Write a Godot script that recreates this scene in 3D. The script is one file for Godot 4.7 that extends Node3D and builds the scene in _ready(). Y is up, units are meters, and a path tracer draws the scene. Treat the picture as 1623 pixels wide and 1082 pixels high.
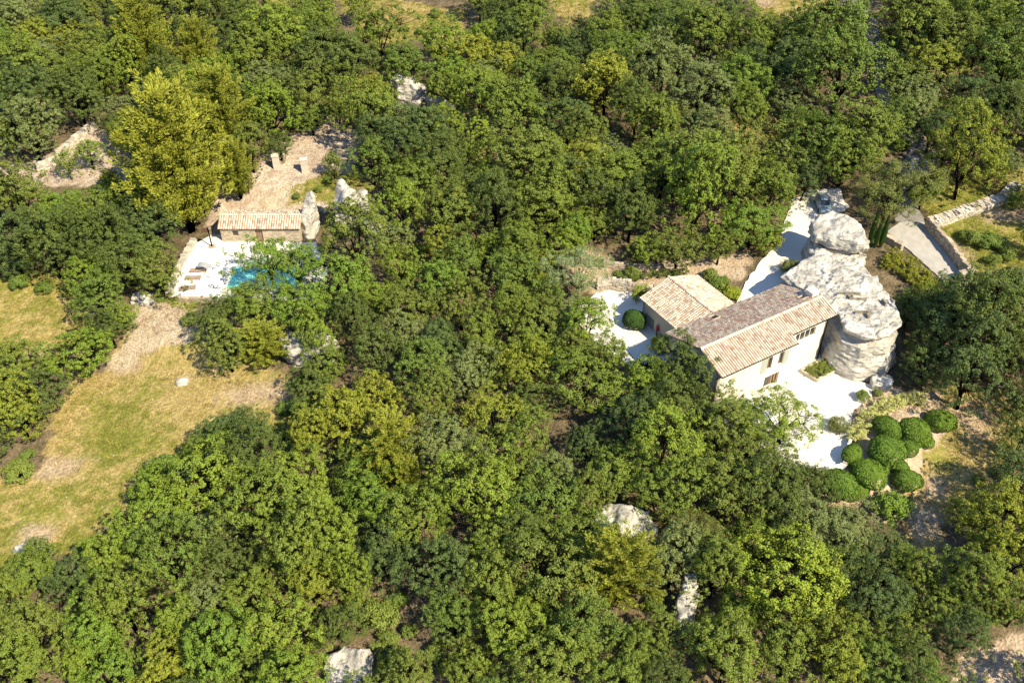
extends Node3D
# Provencal hillside seen from a drone: oak wood, tiled farmhouse against a limestone outcrop, pool terrace with a stone hut, dry fields.
# Metres, y up. Positions were surveyed once and are kept as plain ground coordinates (x, z).

# ---------------------------------------------------------------- mesh collector
class MB:
	var v := PackedVector3Array()
	var n := PackedVector3Array()
	var c := PackedColorArray()
	var ix := PackedInt32Array()
	func quad(a: Vector3, b: Vector3, cc: Vector3, d: Vector3, col: Color) -> void:
		var nn := (cc - a).cross(b - a) + (d - a).cross(cc - a)
		nn = nn.normalized()
		var k := v.size()
		v.append(a); v.append(b); v.append(cc); v.append(d)
		for i in 4:
			n.append(nn); c.append(col)
		ix.append(k); ix.append(k + 1); ix.append(k + 2); ix.append(k); ix.append(k + 2); ix.append(k + 3)
	func tri(a: Vector3, b: Vector3, cc: Vector3, col: Color) -> void:
		var nn := (cc - a).cross(b - a).normalized()
		var k := v.size()
		v.append(a); v.append(b); v.append(cc)
		for i in 3:
			n.append(nn); c.append(col); ix.append(k + i)
	# box from 8 corners: p[0..3] bottom ring, p[4..7] top ring (counter-clockwise seen from above)
	func hexa(p: Array, col: Color) -> void:
		quad(p[7], p[6], p[5], p[4], col)
		quad(p[0], p[1], p[2], p[3], col)
		for i in 4:
			var j := (i + 1) % 4
			quad(p[j], p[i], p[i + 4], p[j + 4], col)
	func box(lo: Vector3, hi: Vector3, col := Color.WHITE, t := Transform3D()) -> void:
		var p := []
		for y in [lo.y, hi.y]:
			p.append(t * Vector3(lo.x, y, lo.z)); p.append(t * Vector3(lo.x, y, hi.z)); p.append(t * Vector3(hi.x, y, hi.z)); p.append(t * Vector3(hi.x, y, lo.z))
		hexa(p, col)
	func tube(pts: Array, rad: Array, col: Color, seg := 7, cap := false) -> void:
		var k := v.size()
		for i in pts.size():
			var d: Vector3 = (pts[mini(i + 1, pts.size() - 1)] - pts[maxi(i - 1, 0)]).normalized()
			var a := d.cross(Vector3(0.31, 0.17, 0.93)).normalized()
			var b := d.cross(a)
			for s in seg:
				var an := TAU * s / seg
				var o := a * cos(an) + b * sin(an)
				v.append(pts[i] + o * rad[i]); n.append(o); c.append(col)
		for i in pts.size() - 1:
			for s in seg:
				var s2 := (s + 1) % seg
				var q := k + i * seg
				ix.append(q + s); ix.append(q + s2); ix.append(q + seg + s2)
				ix.append(q + s); ix.append(q + seg + s2); ix.append(q + seg + s)
		if cap:
			for e in [0, pts.size() - 1]:
				for s in range(1, seg - 1):
					var q: int = k + e * seg
					if e == 0:
						tri(v[q], v[q + s + 1], v[q + s], col)
					else:
						tri(v[q], v[q + s], v[q + s + 1], col)
	# surface of revolution: profile of [radius, height]
	func lathe(at: Vector3, prof: Array, col: Color, seg := 16) -> void:
		for i in prof.size() - 1:
			for s in seg:
				var a0 := TAU * s / seg
				var a1 := TAU * (s + 1) / seg
				var p := func(k, a): return at + Vector3(cos(a) * prof[k][0], prof[k][1], sin(a) * prof[k][0])
				quad(p.call(i, a0), p.call(i, a1), p.call(i + 1, a1), p.call(i + 1, a0), col)
	func mesh() -> ArrayMesh:
		var m := ArrayMesh.new()
		var a := []
		a.resize(Mesh.ARRAY_MAX)
		a[Mesh.ARRAY_VERTEX] = v; a[Mesh.ARRAY_NORMAL] = n; a[Mesh.ARRAY_COLOR] = c; a[Mesh.ARRAY_INDEX] = ix
		m.add_surface_from_arrays(Mesh.PRIMITIVE_TRIANGLES, a)
		return m

var rng := RandomNumberGenerator.new()
var noise := FastNoiseLite.new()
var M := {}
var used := {}

func lin(r: float, g: float, b: float) -> Color:
	return Color(r, g, b).linear_to_srgb()

func numbered(called: String) -> String:
	var k: int = used.get(called, 0)
	used[called] = k + 1
	return called if k == 0 else "%s_%03d" % [called, k]

func obj(called: String, mb: MB, m: Material, parent: Node3D) -> MeshInstance3D:
	var o := MeshInstance3D.new()
	o.name = numbered(called) if parent == self else called
	o.mesh = mb.mesh()
	o.material_override = m
	parent.add_child(o, true)
	return o

func inst(called: String, mesh: Mesh, m: Material, parent: Node3D, t := Transform3D()) -> MeshInstance3D:
	var o := MeshInstance3D.new()
	o.name = numbered(called) if parent == self else called
	o.mesh = mesh
	o.material_override = m
	o.transform = t
	parent.add_child(o, true)
	return o

func tag(o: Node3D, label: String, category: String, group := "", kind := "") -> Node3D:
	if label: o.set_meta("label", label)
	if category: o.set_meta("category", category)
	if group: o.set_meta("group", group)
	if kind: o.set_meta("kind", kind)
	return o

func thing(called: String, label: String, category: String, at: Vector3, turn := 0.0, group := "") -> Node3D:
	var o := Node3D.new()
	o.name = numbered(called)
	add_child(o)
	o.position = at
	o.rotation.y = turn
	return tag(o, label, category, group)

# ---------------------------------------------------------------- terrain
const PADS := [[17, -90, 9, 15, -0.6], [34, -76, 9, 14, -0.7], [40, -110, 6, 13, 0.5], [-38, -100, 13, 18, 0.4]]
func sst(a: float, b: float, t: float) -> float:
	t = clampf((t - a) / (b - a), 0.0, 1.0)
	return t * t * (3.0 - 2.0 * t)

func th(x: float, z: float) -> float:
	var y := 0.10 * (-z - 95.0)
	y += 0.5 * sin(x * 0.11 + 1.0) * sin(z * 0.09) + 0.35 * sin(x * 0.05 - z * 0.07 + 2.0)
	for p in PADS:
		var w: float = 1.0 - sst(p[2], p[3], Vector2(x - p[0], z - p[1]).length())
		y = y * (1.0 - w) + p[4] * w
	return y

func on(x: float, z: float, up := 0.0) -> Vector3:
	return Vector3(x, th(x, z) + up, z)

const AREAS := [["rubble", [-46.79, -94.18], [-40.07, -93.18], [-38.2, -89.04], [-38.28, -86.28], [-42.58, -84.7], [-45.58, -81.48], [-46.99, -82.51], [-46.17, -86.8]], ["green", [-30.62, -116.92], [-26.82, -121.62], [-23.22, -122.18], [-19.93, -117.36], [-25.8, -114.26], [-31.55, -113.7]], ["rubble", [-36.21, -112.2], [-33.31, -116.92], [-30.11, -119.32], [-29.23, -113.27], [-30.0, -111.99]], ["sand", [-41.01, -106.68], [-42.77, -114.69], [-41.67, -116.49], [-35.86, -126.2], [-30.37, -133.41], [-27.92, -136.96], [-20.97, -127.09], [-24.62, -118.81], [-25.55, -112.62], [-29.06, -111.78], [-28.4, -107.58]], ["sand", [-76.36, -121.22], [-69.76, -123.74], [-63.2, -133.03], [-56.51, -125.08], [-52.99, -115.84], [-59.76, -116.05], [-63.92, -117.6], [-74.84, -117.36]], ["dry", [-50.77, -54.63], [-55.82, -66.88], [-50.48, -68.59], [-51.35, -76.79], [-50.09, -81.67], [-46.99, -82.51], [-46.24, -92.88], [-39.64, -91.59], [-35.71, -84.32], [-30.25, -82.61], [-24.87, -81.4], [-23.21, -75.08], [-27.01, -72.68], [-33.3, -72.85], [-35.29, -69.53], [-37.99, -64.62], [-39.89, -60.04], [-42.64, -57.03], [-46.47, -57.58]], ["dry", [-68.72, -99.67], [-62.0, -101.48], [-54.29, -95.18], [-50.94, -89.52], [-54.5, -83.74], [-62.83, -84.41]], ["green", [56.04, -116.27], [76.36, -122.55], [65.73, -94.27], [59.76, -95.38], [58.8, -99.87], [56.31, -109.59]], ["dry", [48.97, -79.26], [58.62, -79.63], [54.16, -70.14], [45.82, -63.54], [42.0, -55.62], [37.93, -56.32], [40.0, -63.54], [43.02, -67.74], [47.51, -72.68]], ["soil", [37.32, -44.45], [40.62, -47.86], [45.86, -49.86], [47.78, -48.88], [45.57, -43.08], [36.99, -43.34]], ["soil", [37.52, -77.98], [49.69, -79.26], [49.94, -73.65], [40.86, -62.06], [31.51, -63.38], [34.74, -70.14]], ["dry", [44.59, -183.45], [61.1, -182.18], [55.04, -165.74], [43.71, -165.86]], ["dry", [-49.38, -181.93], [-37.43, -182.18], [-36.12, -165.25], [-43.43, -168.19]], ["dry", [-34.35, -177.13], [-8.19, -170.28], [-7.87, -160.41], [-24.18, -158.84]], ["dry", [5.8, -181.17], [17.84, -182.18], [9.75, -160.65]], ["dry", [32.41, -136.27], [43.19, -136.04], [38.59, -124.4], [29.05, -126.12]], ["soil", [4.1, -105.84], [12.4, -103.51], [12.15, -99.34], [20.58, -101.62], [32.44, -103.51], [29.85, -98.33], [18.55, -98.01], [11.9, -96.03], [7.24, -99.87]], ["sand", [55.97, -119.17], [59.71, -129.07], [67.4, -137.83], [75.22, -140.09], [68.38, -129.29], [58.6, -117.5]]]
const SPOTS := [[-42.4, -73.0, 6.2, 4.6, "green"], [-37.8, -80.1, 4.3, 2.9, "green"], [-47.3, -77.6, 4.3, 3.0, "green"], [-48.6, -63.5, 3.9, 3.3, "green"], [-61.3, -96.9, 4.8, 2.7, "green"], [-62.7, -94.1, 2.4, 2.2, "green"], [-38.9, -85.8, 3.0, 2.1, "green"], [-44.3, -89.0, 3.0, 6.5, "soil"], [-27.3, -78.7, 3.2, 2.9, "soil"], [-30.5, -78.3, 3.6, 2.1, "soil"], [-45.5, -83.6, 3.0, 2.0, "soil"], [-47.2, -59.7, 3.1, 1.6, "soil"], [-38.1, -81.1, 1.3, 0.7, "rubble"], [-47.8, -68.6, 4.0, 2.0, "soil"], [51.2, -75.4, 3.5, 4.0, "soil"], [41.9, -61.3, 2.5, 3.0, "soil"], [46.0, -68.2, 2.7, 2.7, "green"], [43.8, -65.4, 2.0, 2.1, "soil"], [46.9, -173.8, 2.3, 2.7, "soil"], [68.2, -110.6, 5.2, 2.1, "dry"], [59.2, -103.5, 2.5, 2.3, "dry"], [-56.6, -85.6, 2.3, 1.3, "soil"]]
var area_polys := []
const TONE := {
	"dry": [Color(0.44, 0.34, 0.135), Color(0.34, 0.25, 0.09)], "green": [Color(0.20, 0.205, 0.04), Color(0.30, 0.27, 0.065)],
	"soil": [Color(0.56, 0.43, 0.30), Color(0.43, 0.32, 0.21)], "litter": [Color(0.22, 0.165, 0.10), Color(0.125, 0.10, 0.055)],
	"sand": [Color(0.60, 0.49, 0.37), Color(0.42, 0.32, 0.23)], "rubble": [Color(0.56, 0.46, 0.32), Color(0.42, 0.32, 0.20)]}

func area_at(x: float, z: float) -> String:
	var q := Vector2(x + 1.3 * noise.get_noise_2d(x * 9.0, z * 9.0) + 1.6 * noise.get_noise_2d(x * 2.6 + 90.0, z * 2.6), z + 1.3 * noise.get_noise_2d(x * 9.0 + 70.0, z * 9.0) + 1.6 * noise.get_noise_2d(x * 2.6, z * 2.6 + 55.0))
	for a in area_polys:
		if a.box.has_point(q) and Geometry2D.is_point_in_polygon(q, a.poly):
			return a.kind
	return "litter"

func ground_color(x: float, z: float) -> Color:
	var kind := area_at(x, z)
	var big := noise.get_noise_2d(x * 1.7 + 200.0, z * 1.7) + 0.5 * noise.get_noise_2d(x * 5.0, z * 5.0 + 40.0)
	var fine := noise.get_noise_2d(x * 26.0, z * 26.0)
	if kind == "dry" or kind == "green":
		var g := -0.06 if kind == "dry" else 0.4
		var soil := 0.0
		for s in SPOTS:
			var d: float = Vector2((x - s[0]) / s[2], (z - s[1]) / s[3]).length() + 0.5 * noise.get_noise_2d(x * 7.0, z * 7.0 + 300.0)
			if d < 1.0:
				if s[4] == "green": g += 0.55 * (1.0 - d)
				else: soil = maxf(soil, clampf(1.5 * (1.0 - d) + 0.8 * fine, 0.0, 1.0))
		if kind == "dry" or kind == "green":
			var w := clampf(0.5 + 1.6 * (g + 0.9 * big + 0.8 * fine), 0.0, 1.0)
			var bare := noise.get_noise_2d(x * 13.0 + 500.0, z * 13.0) + 0.6 * noise.get_noise_2d(x * 40.0, z * 40.0 + 80.0)
			if bare > 0.45: w *= 0.3
			var dry: Color = TONE.dry[0].lerp(TONE.dry[1], clampf(0.5 + 1.2 * fine + 0.4 * big, 0.0, 1.0))
			var gre: Color = TONE.green[1].lerp(TONE.green[0], clampf(0.5 + fine + big, 0.0, 1.0))
			return dry.lerp(gre, w).lerp(TONE.soil[0].lerp(TONE.soil[1], clampf(0.5 + 1.8 * fine, 0.0, 1.0)), soil * 0.85)
	return TONE[kind][0].lerp(TONE[kind][1], clampf(0.5 + 1.8 * fine + 0.8 * big, 0.0, 1.0))

func build_ground() -> void:
	for a in AREAS:
		var p := PackedVector2Array()
		var r := Rect2(a[1][0], a[1][1], 0, 0)
		for i in range(1, a.size()):
			p.append(Vector2(a[i][0], a[i][1])); r = r.expand(Vector2(a[i][0], a[i][1]))
		area_polys.append({"kind": a[0], "poly": p, "box": r.grow(0.1)})
	var xs := [-900.0, -500.0, -300.0, -200.0, -150.0]
	var x := -120.0
	while x <= 120.0:
		xs.append(x); x += 0.6
	xs.append_array([150.0, 200.0, 300.0, 500.0, 900.0])
	var zs := [300.0, 120.0, 40.0, 0.0, -20.0]
	var z := -34.0
	while z >= -205.0:
		zs.append(z); z -= 0.6
	zs.append_array([-230.0, -280.0, -400.0, -700.0, -1200.0])
	var mb := MB.new()
	var w := xs.size()
	for j in zs.size():
		for i in w:
			var px: float = xs[i]
			var pz: float = zs[j]
			var h := th(px, pz)
			var q := Vector2(px - POOL[0], pz - POOL[1])
			if absf(q.x) < POOL[2] * 0.5 + 0.3 and absf(q.y) < POOL[3] * 0.5 + 0.3:
				h -= 2.6
			else:
				h += 0.10 * noise.get_noise_2d(px * 12.0, pz * 12.0)
				for k in GRAVEL_POLYS:
					if k.box.has_point(Vector2(px, pz)):
						h -= 0.12
						break
			mb.v.append(Vector3(px, h, pz))
			mb.c.append(ground_color(px, pz))
	for j in zs.size():
		for i in w:
			var a := mb.v[j * w + mini(i + 1, w - 1)] - mb.v[j * w + maxi(i - 1, 0)]
			var b := mb.v[mini(j + 1, zs.size() - 1) * w + i] - mb.v[maxi(j - 1, 0) * w + i]
			mb.n.append(a.cross(b).normalized())
	for j in zs.size() - 1:
		for i in w - 1:
			var k := j * w + i
			mb.ix.append_array(PackedInt32Array([k, k + w + 1, k + 1, k, k + w, k + w + 1]))
	tag(obj("ground", mb, M.ground, self), "", "", "", "structure")

# a sheet draped over the terrain, with thickness shown at its rim
var GRAVEL_POLYS := []
func drape(called: String, pts: Array, m: Material, up: float, cell := 1.5, col := Color.WHITE, wob := 0.25) -> MeshInstance3D:
	var fine := PackedVector2Array()
	for i in pts.size():
		var a := Vector2(pts[i][0], pts[i][1])
		var b := Vector2(pts[(i + 1) % pts.size()][0], pts[(i + 1) % pts.size()][1])
		var steps := maxi(1, int(a.distance_to(b) / 0.5))
		for s in steps:
			var q := a.lerp(b, float(s) / steps)
			q += wob * Vector2(noise.get_noise_2d(q.x * 22.0, q.y * 22.0), noise.get_noise_2d(q.x * 22.0 + 50.0, q.y * 22.0))
			fine.append(q)
	var r := Rect2(fine[0], Vector2.ZERO)
	for q in fine:
		r = r.expand(q)
	var mb := MB.new()
	var x := floorf(r.position.x)
	while x < r.end.x:
		var z := floorf(r.position.y)
		while z < r.end.y:
			var sq := PackedVector2Array([Vector2(x, z), Vector2(x + cell, z), Vector2(x + cell, z + cell), Vector2(x, z + cell)])
			for piece in Geometry2D.intersect_polygons(fine, sq):
				var t := Geometry2D.triangulate_polygon(piece)
				for k in range(0, t.size(), 3):
					var p := []
					for e in 3:
						p.append(on(piece[t[k + e]].x, piece[t[k + e]].y, up))
					if (p[2] - p[0]).cross(p[1] - p[0]).y < 0.0:
						p.reverse()
					mb.tri(p[0], p[1], p[2], col)
			z += cell
		x += cell
	for i in fine.size():
		var a := fine[i]
		var b := fine[(i + 1) % fine.size()]
		mb.quad(on(a.x, a.y, up), on(b.x, b.y, up), on(b.x, b.y, up - 0.25), on(a.x, a.y, up - 0.25), col)
	return tag(obj(called, mb, m, self), "", "", "", "structure") as MeshInstance3D

# ---------------------------------------------------------------- leaves and trees
func leaf(mb: MB, p: Vector3, nn: Vector3, size: float, col: Color, slim := 0.55) -> void:
	var a := nn.cross(Vector3(rng.randf() - 0.5, rng.randf() - 0.5, rng.randf() - 0.5)).normalized() * size * 0.5
	var b := nn.cross(a) * slim
	var k := mb.v.size()
	var lift := nn * size * 0.12
	mb.v.append(p + a); mb.v.append(p - b + lift); mb.v.append(p - a); mb.v.append(p + b + lift)
	mb.n.append(nn); mb.n.append(nn); mb.n.append(nn); mb.n.append(nn)
	mb.c.append(col); mb.c.append(col); mb.c.append(col); mb.c.append(col)
	mb.ix.append(k); mb.ix.append(k + 1); mb.ix.append(k + 2); mb.ix.append(k); mb.ix.append(k + 2); mb.ix.append(k + 3)

func rdir() -> Vector3:
	var y := rng.randf_range(-1.0, 1.0)
	var a := rng.randf() * TAU
	var r := sqrt(1.0 - y * y)
	return Vector3(r * cos(a), y, r * sin(a))

# one leafy tuft: leaves over a small lumpy ball, facing outwards
func tuft(mb: MB, at: Vector3, out: Vector3, r: float, count: int, size: float, col: Color, vary := 0.18, slim := 0.55, flat := 0.75) -> void:
	for i in count:
		var d := rdir()
		if d.dot(out) < -0.45:
			d = -d
		var p := at + Vector3(d.x, d.y * flat, d.z) * r * (rng.randf_range(0.62, 1.05) if rng.randf() < 0.85 else rng.randf_range(1.05, 1.5))
		var nn := (d * 0.75 + out * 0.25 + Vector3(0, 0.2, 0) + rdir() * 0.7).normalized()
		var f := 1.0 + rng.randf_range(-vary, vary)
		var w := rng.randf_range(-0.06, 0.06)
		leaf(mb, p, nn, size * rng.randf_range(0.7, 1.25), Color(col.r * (f + w), col.g * f, col.b * (f - w)), slim)

# oak-like tree of crown radius 4: lobed dome of tufts on limbs. opts: tufts, leaves, size, open
func make_oak(sd: int, o: Dictionary) -> Dictionary:
	rng.seed = sd
	var crown := MB.new()
	var wood := MB.new()
	var R := 4.0
	var vr: float = o.get("vr", 3.3)
	var cy: float = o.get("cy", 4.5)
	var lobes := []
	for i in o.get("lobes", 9):
		lobes.append([rdir(), rng.randf_range(0.12, 0.34), rng.randf_range(0.35, 0.7)])
	var base := Color(1, 1, 1)
	var wc := Color(0.16, 0.125, 0.09)
	# trunk and limbs
	var lean := Vector3(rng.randf_range(-0.5, 0.5), 0, rng.randf_range(-0.5, 0.5))
	var fork := Vector3(0, cy - vr * 0.75, 0) + lean * 0.5
	wood.tube([Vector3(0, -0.8, 0), Vector3(0, 0.1, 0), Vector3(0, fork.y * 0.5, 0) + lean * 0.2, fork], [0.34, 0.27, 0.22, 0.19], wc, 8)
	var ends := []
	var nl: int = o.get("limbs", 7)
	for i in nl:
		var an := TAU * (i + rng.randf_range(-0.3, 0.3)) / nl
		var e := Vector3(cos(an) * R * rng.randf_range(0.4, 0.7), cy + vr * rng.randf_range(-0.25, 0.55), sin(an) * R * rng.randf_range(0.4, 0.7))
		if i == 0: e = Vector3(rng.randf_range(-0.6, 0.6), cy + vr * 0.7, rng.randf_range(-0.6, 0.6))
		var mid := fork.lerp(e, 0.5) + Vector3(rng.randf_range(-0.3, 0.3), rng.randf_range(-0.1, 0.5), rng.randf_range(-0.3, 0.3))
		wood.tube([fork, mid, e], [0.13, 0.085, 0.035], wc, 6)
		ends.append(mid); ends.append(e)
	var hollow: float = o.get("open", 0.0)
	for t in o.get("tufts", 170):
		var d := rdir()
		if d.y < -0.35 and rng.randf() < 0.75: d.y = -d.y
		var reach := 0.80
		for l in lobes:
			var k: float = d.dot(l[0])
			if k > l[2]: reach += l[1] * (k - l[2]) / (1.0 - l[2])
			elif k > l[2] - 0.16: reach -= 0.10
		reach += 0.58 * noise.get_noise_3d(d.x * 30.0 + sd * 3.0, d.y * 30.0, d.z * 30.0) + 0.22 * noise.get_noise_3d(d.x * 80.0 + sd * 3.0, d.y * 80.0, d.z * 80.0)
		var rr := reach * (rng.randf_range(0.92, 1.04) if rng.randf() < 0.70 else rng.randf_range(0.5, 0.92))
		var at := Vector3(d.x * R, d.y * vr, d.z * R) * rr + Vector3(0, cy, 0)
		if hollow > 0.0 and noise.get_noise_3d(at.x * 22.0 + sd, at.y * 22.0, at.z * 22.0) < hollow - 0.35: continue
		var out := Vector3(d.x, d.y * 1.2, d.z).normalized()
		var near: Vector3 = ends[0]
		for e in ends:
			if e.distance_squared_to(at) < near.distance_squared_to(at): near = e
		if t % 2 == 0:
			wood.tube([near, near.lerp(at, 0.6) + rdir() * 0.15, at], [0.035, 0.022, 0.01], wc, 4)
		var f := rng.randf_range(0.86, 1.14)
		var w := rng.randf_range(-0.09, 0.09)
		tuft(crown, at, out, rng.randf_range(o.get("r0", 0.27), o.get("r1", 0.62)), o.get("leaves", 38), o.get("size", 0.27), Color(base.r * (f + w), base.g * f, base.b * (f - w)), 0.2, o.get("slim", 0.6))
	return {"crown": crown.mesh() if crown.v.size() else null, "wood": wood.mesh()}

# Aleppo pine of crown radius 4: tiers of limbs ending in upswept plumes of needles
func make_pine(sd: int, tall: float) -> Dictionary:
	rng.seed = sd
	var crown := MB.new()
	var wood := MB.new()
	var wc := Color(0.17, 0.12, 0.09)
	var H := 12.5 * tall
	wood.tube([Vector3(0, -0.8, 0), Vector3(0.05, H * 0.3, 0), Vector3(-0.1, H * 0.6, 0.1), Vector3(0, H * 0.93, 0)], [0.36, 0.27, 0.17, 0.04], wc, 8)
	var tiers := 11
	for t in tiers:
		var f := float(t) / (tiers - 1)
		var y := lerpf(H * 0.14, H * 0.9, f)
		var reach := 4.0 * sqrt(maxf(0.0, 1.0 - pow(absf(f - 0.28) / (0.80 if f > 0.28 else 0.42), 2.0))) + 0.35
		var nb := int(lerpf(10.0, 5.5, f))
		for i in nb:
			var an := TAU * (i + rng.randf_range(-0.35, 0.35)) / nb + t * 0.8
			var L := reach * rng.randf_range(0.62, 1.1)
			var dir := Vector3(cos(an), 0, sin(an))
			var tip := Vector3(0, y, 0) + dir * L + Vector3(0, rng.randf_range(0.2, 0.9) + 0.18 * L, 0)
			var mid := Vector3(0, y, 0) + dir * L * 0.55 + Vector3(0, 0.05 * L, 0)
			wood.tube([Vector3(0, y - 0.2, 0), mid, tip], [0.07, 0.045, 0.015], wc, 5)
			var np := 3 + int(L * 1.3)
			for k in np:
				var g := lerpf(0.12, 1.0, (k + rng.randf()) / np)
				var at := Vector3(0, y, 0).lerp(mid, minf(1.0, g * 1.8)) if g < 0.55 else mid.lerp(tip, (g - 0.55) / 0.45)
				at += Vector3(rng.randf_range(-0.55, 0.55), rng.randf_range(-0.1, 0.35), rng.randf_range(-0.55, 0.55))
				var up := (dir * 0.7 + Vector3(0, 0.75, 0) + rdir() * 0.25).normalized()
				var pl := rng.randf_range(0.55, 1.0)
				var tone := rng.randf_range(0.84, 1.16)
				for q in 64:
					var s := rng.randf()
					var wd := 0.38 * (1.0 - 0.75 * s * s)
					var off := rdir() * wd
					var p := at + up * (s - 0.35) * pl * 1.25 + off
					var nn := (off.normalized() * 0.9 + up * 0.3 + rdir() * 0.5).normalized()
					var v := tone * rng.randf_range(0.82, 1.18)
					needle(crown, p, (up + off.normalized() * 0.7 + rdir() * 0.3).normalized(), nn, rng.randf_range(0.24, 0.4), Color(v, v, v))
	return {"crown": crown.mesh(), "wood": wood.mesh()}

func needle(mb: MB, p: Vector3, along: Vector3, nn: Vector3, size: float, col: Color) -> void:
	var a := along * size * 0.5
	var b := along.cross(nn).normalized() * size * 0.15
	var k := mb.v.size()
	var m := b.cross(a).normalized()
	if m.dot(nn) < 0.0:
		m = -m; b = -b
	mb.v.append(p + a); mb.v.append(p + b); mb.v.append(p - a); mb.v.append(p - b)
	mb.n.append(m); mb.n.append(m); mb.n.append(m); mb.n.append(m)
	mb.c.append(col); mb.c.append(col); mb.c.append(col); mb.c.append(col)
	mb.ix.append(k); mb.ix.append(k + 1); mb.ix.append(k + 2); mb.ix.append(k); mb.ix.append(k + 2); mb.ix.append(k + 3)

# bush of radius 1.5 sitting on the ground; clip makes it a sheared ball
func make_bush(sd: int, clipped: bool, o: Dictionary) -> Dictionary:
	rng.seed = sd
	var crown := MB.new()
	var wood := MB.new()
	var wc := Color(0.15, 0.11, 0.08)
	for i in 6:
		var an := TAU * i / 6.0 + rng.randf()
		wood.tube([Vector3(0, -0.4, 0), Vector3(cos(an) * 0.3, 0.4, sin(an) * 0.3), Vector3(cos(an) * 0.9, 1.2, sin(an) * 0.9)], [0.07, 0.05, 0.015], wc, 5)
	if clipped:
		for i in 7000:
			var d := rdir()
			if d.y < -0.55: d.y = -d.y
			var lump := 1.0 + 0.10 * noise.get_noise_3d(d.x * 75.0 + sd, d.y * 75.0, d.z * 75.0) + 0.22 * noise.get_noise_3d(d.x * 18.0 + sd, d.y * 18.0, d.z * 18.0)
			var p := Vector3(d.x * 1.5, d.y * 1.28, d.z * 1.5) * lump * rng.randf_range(0.93, 1.0) + Vector3(0, 1.12, 0)
			var f := rng.randf_range(0.75, 1.2)
			leaf(crown, p, (d + rdir() * 0.75).normalized(), 0.17 * rng.randf_range(0.7, 1.2), Color(f, f, f), 0.6)
	else:
		for t in o.get("tufts", 60):
			var d := rdir()
			if d.y < -0.2: d.y = -d.y
			var rr := rng.randf_range(0.55, 1.0)
			var at := Vector3(d.x * 1.25, d.y * 1.05, d.z * 1.25) * rr + Vector3(0, 0.75, 0)
			if t % 2 == 0:
				wood.tube([Vector3(0, 0.2, 0), Vector3(at.x * 0.5, at.y * 0.7, at.z * 0.5), at], [0.02, 0.015, 0.006], wc, 4)
			var f := rng.randf_range(0.85, 1.15)
			var w := rng.randf_range(-0.08, 0.08)
			tuft(crown, at, d, rng.randf_range(0.22, 0.42), o.get("leaves", 60), o.get("size", 0.15), Color(f + w, f, f - w), 0.2, o.get("slim", 0.6), o.get("flat", 0.85))
	return {"crown": crown.mesh(), "wood": wood.mesh()}

# narrow upright cypress, 5.5 tall and 0.42 in radius
func make_cypress(sd: int) -> Dictionary:
	rng.seed = sd
	var crown := MB.new()
	var wood := MB.new()
	wood.tube([Vector3(0, -0.5, 0), Vector3(0, 0.5, 0), Vector3(0, 4.8, 0)], [0.12, 0.1, 0.02], Color(0.16, 0.12, 0.09), 6)
	for i in 5200:
		var f := pow(rng.randf(), 0.85)
		var r := 0.46 * sqrt(sin(clampf(f * 0.93 + 0.07, 0.0, 1.0) * PI)) * rng.randf_range(0.75, 1.0) * (1.05 - 0.35 * f)
		var an := rng.randf() * TAU
		var d := Vector3(cos(an), 0.25, sin(an))
		r *= 1.0 + 0.25 * noise.get_noise_3d(d.x * 40.0, f * 130.0, d.z * 40.0)
		var g := rng.randf_range(0.75, 1.25)
		needle(crown, Vector3(d.x * r, 0.25 + f * 5.3, d.z * r), (Vector3(0, 1, 0) + d * 0.3 + rdir() * 0.3).normalized(), (d + rdir() * 0.4).normalized(), 0.2, Color(g, g, g))
	return {"crown": crown.mesh(), "wood": wood.mesh()}

func plant(called: String, pr: Dictionary, m: Material, at: Vector3, turn: float, sc: Vector3, label: String, category: String, group: String, wood_name := "trunk") -> Node3D:
	var t := thing(called, label, category, at, 0.0, group)
	t.transform.basis = Basis(Vector3.UP, turn).scaled_local(sc)
	inst(wood_name, pr.wood, M.bark, t)
	inst("crown" if wood_name == "trunk" else "foliage", pr.crown, m, t)
	return t

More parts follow.
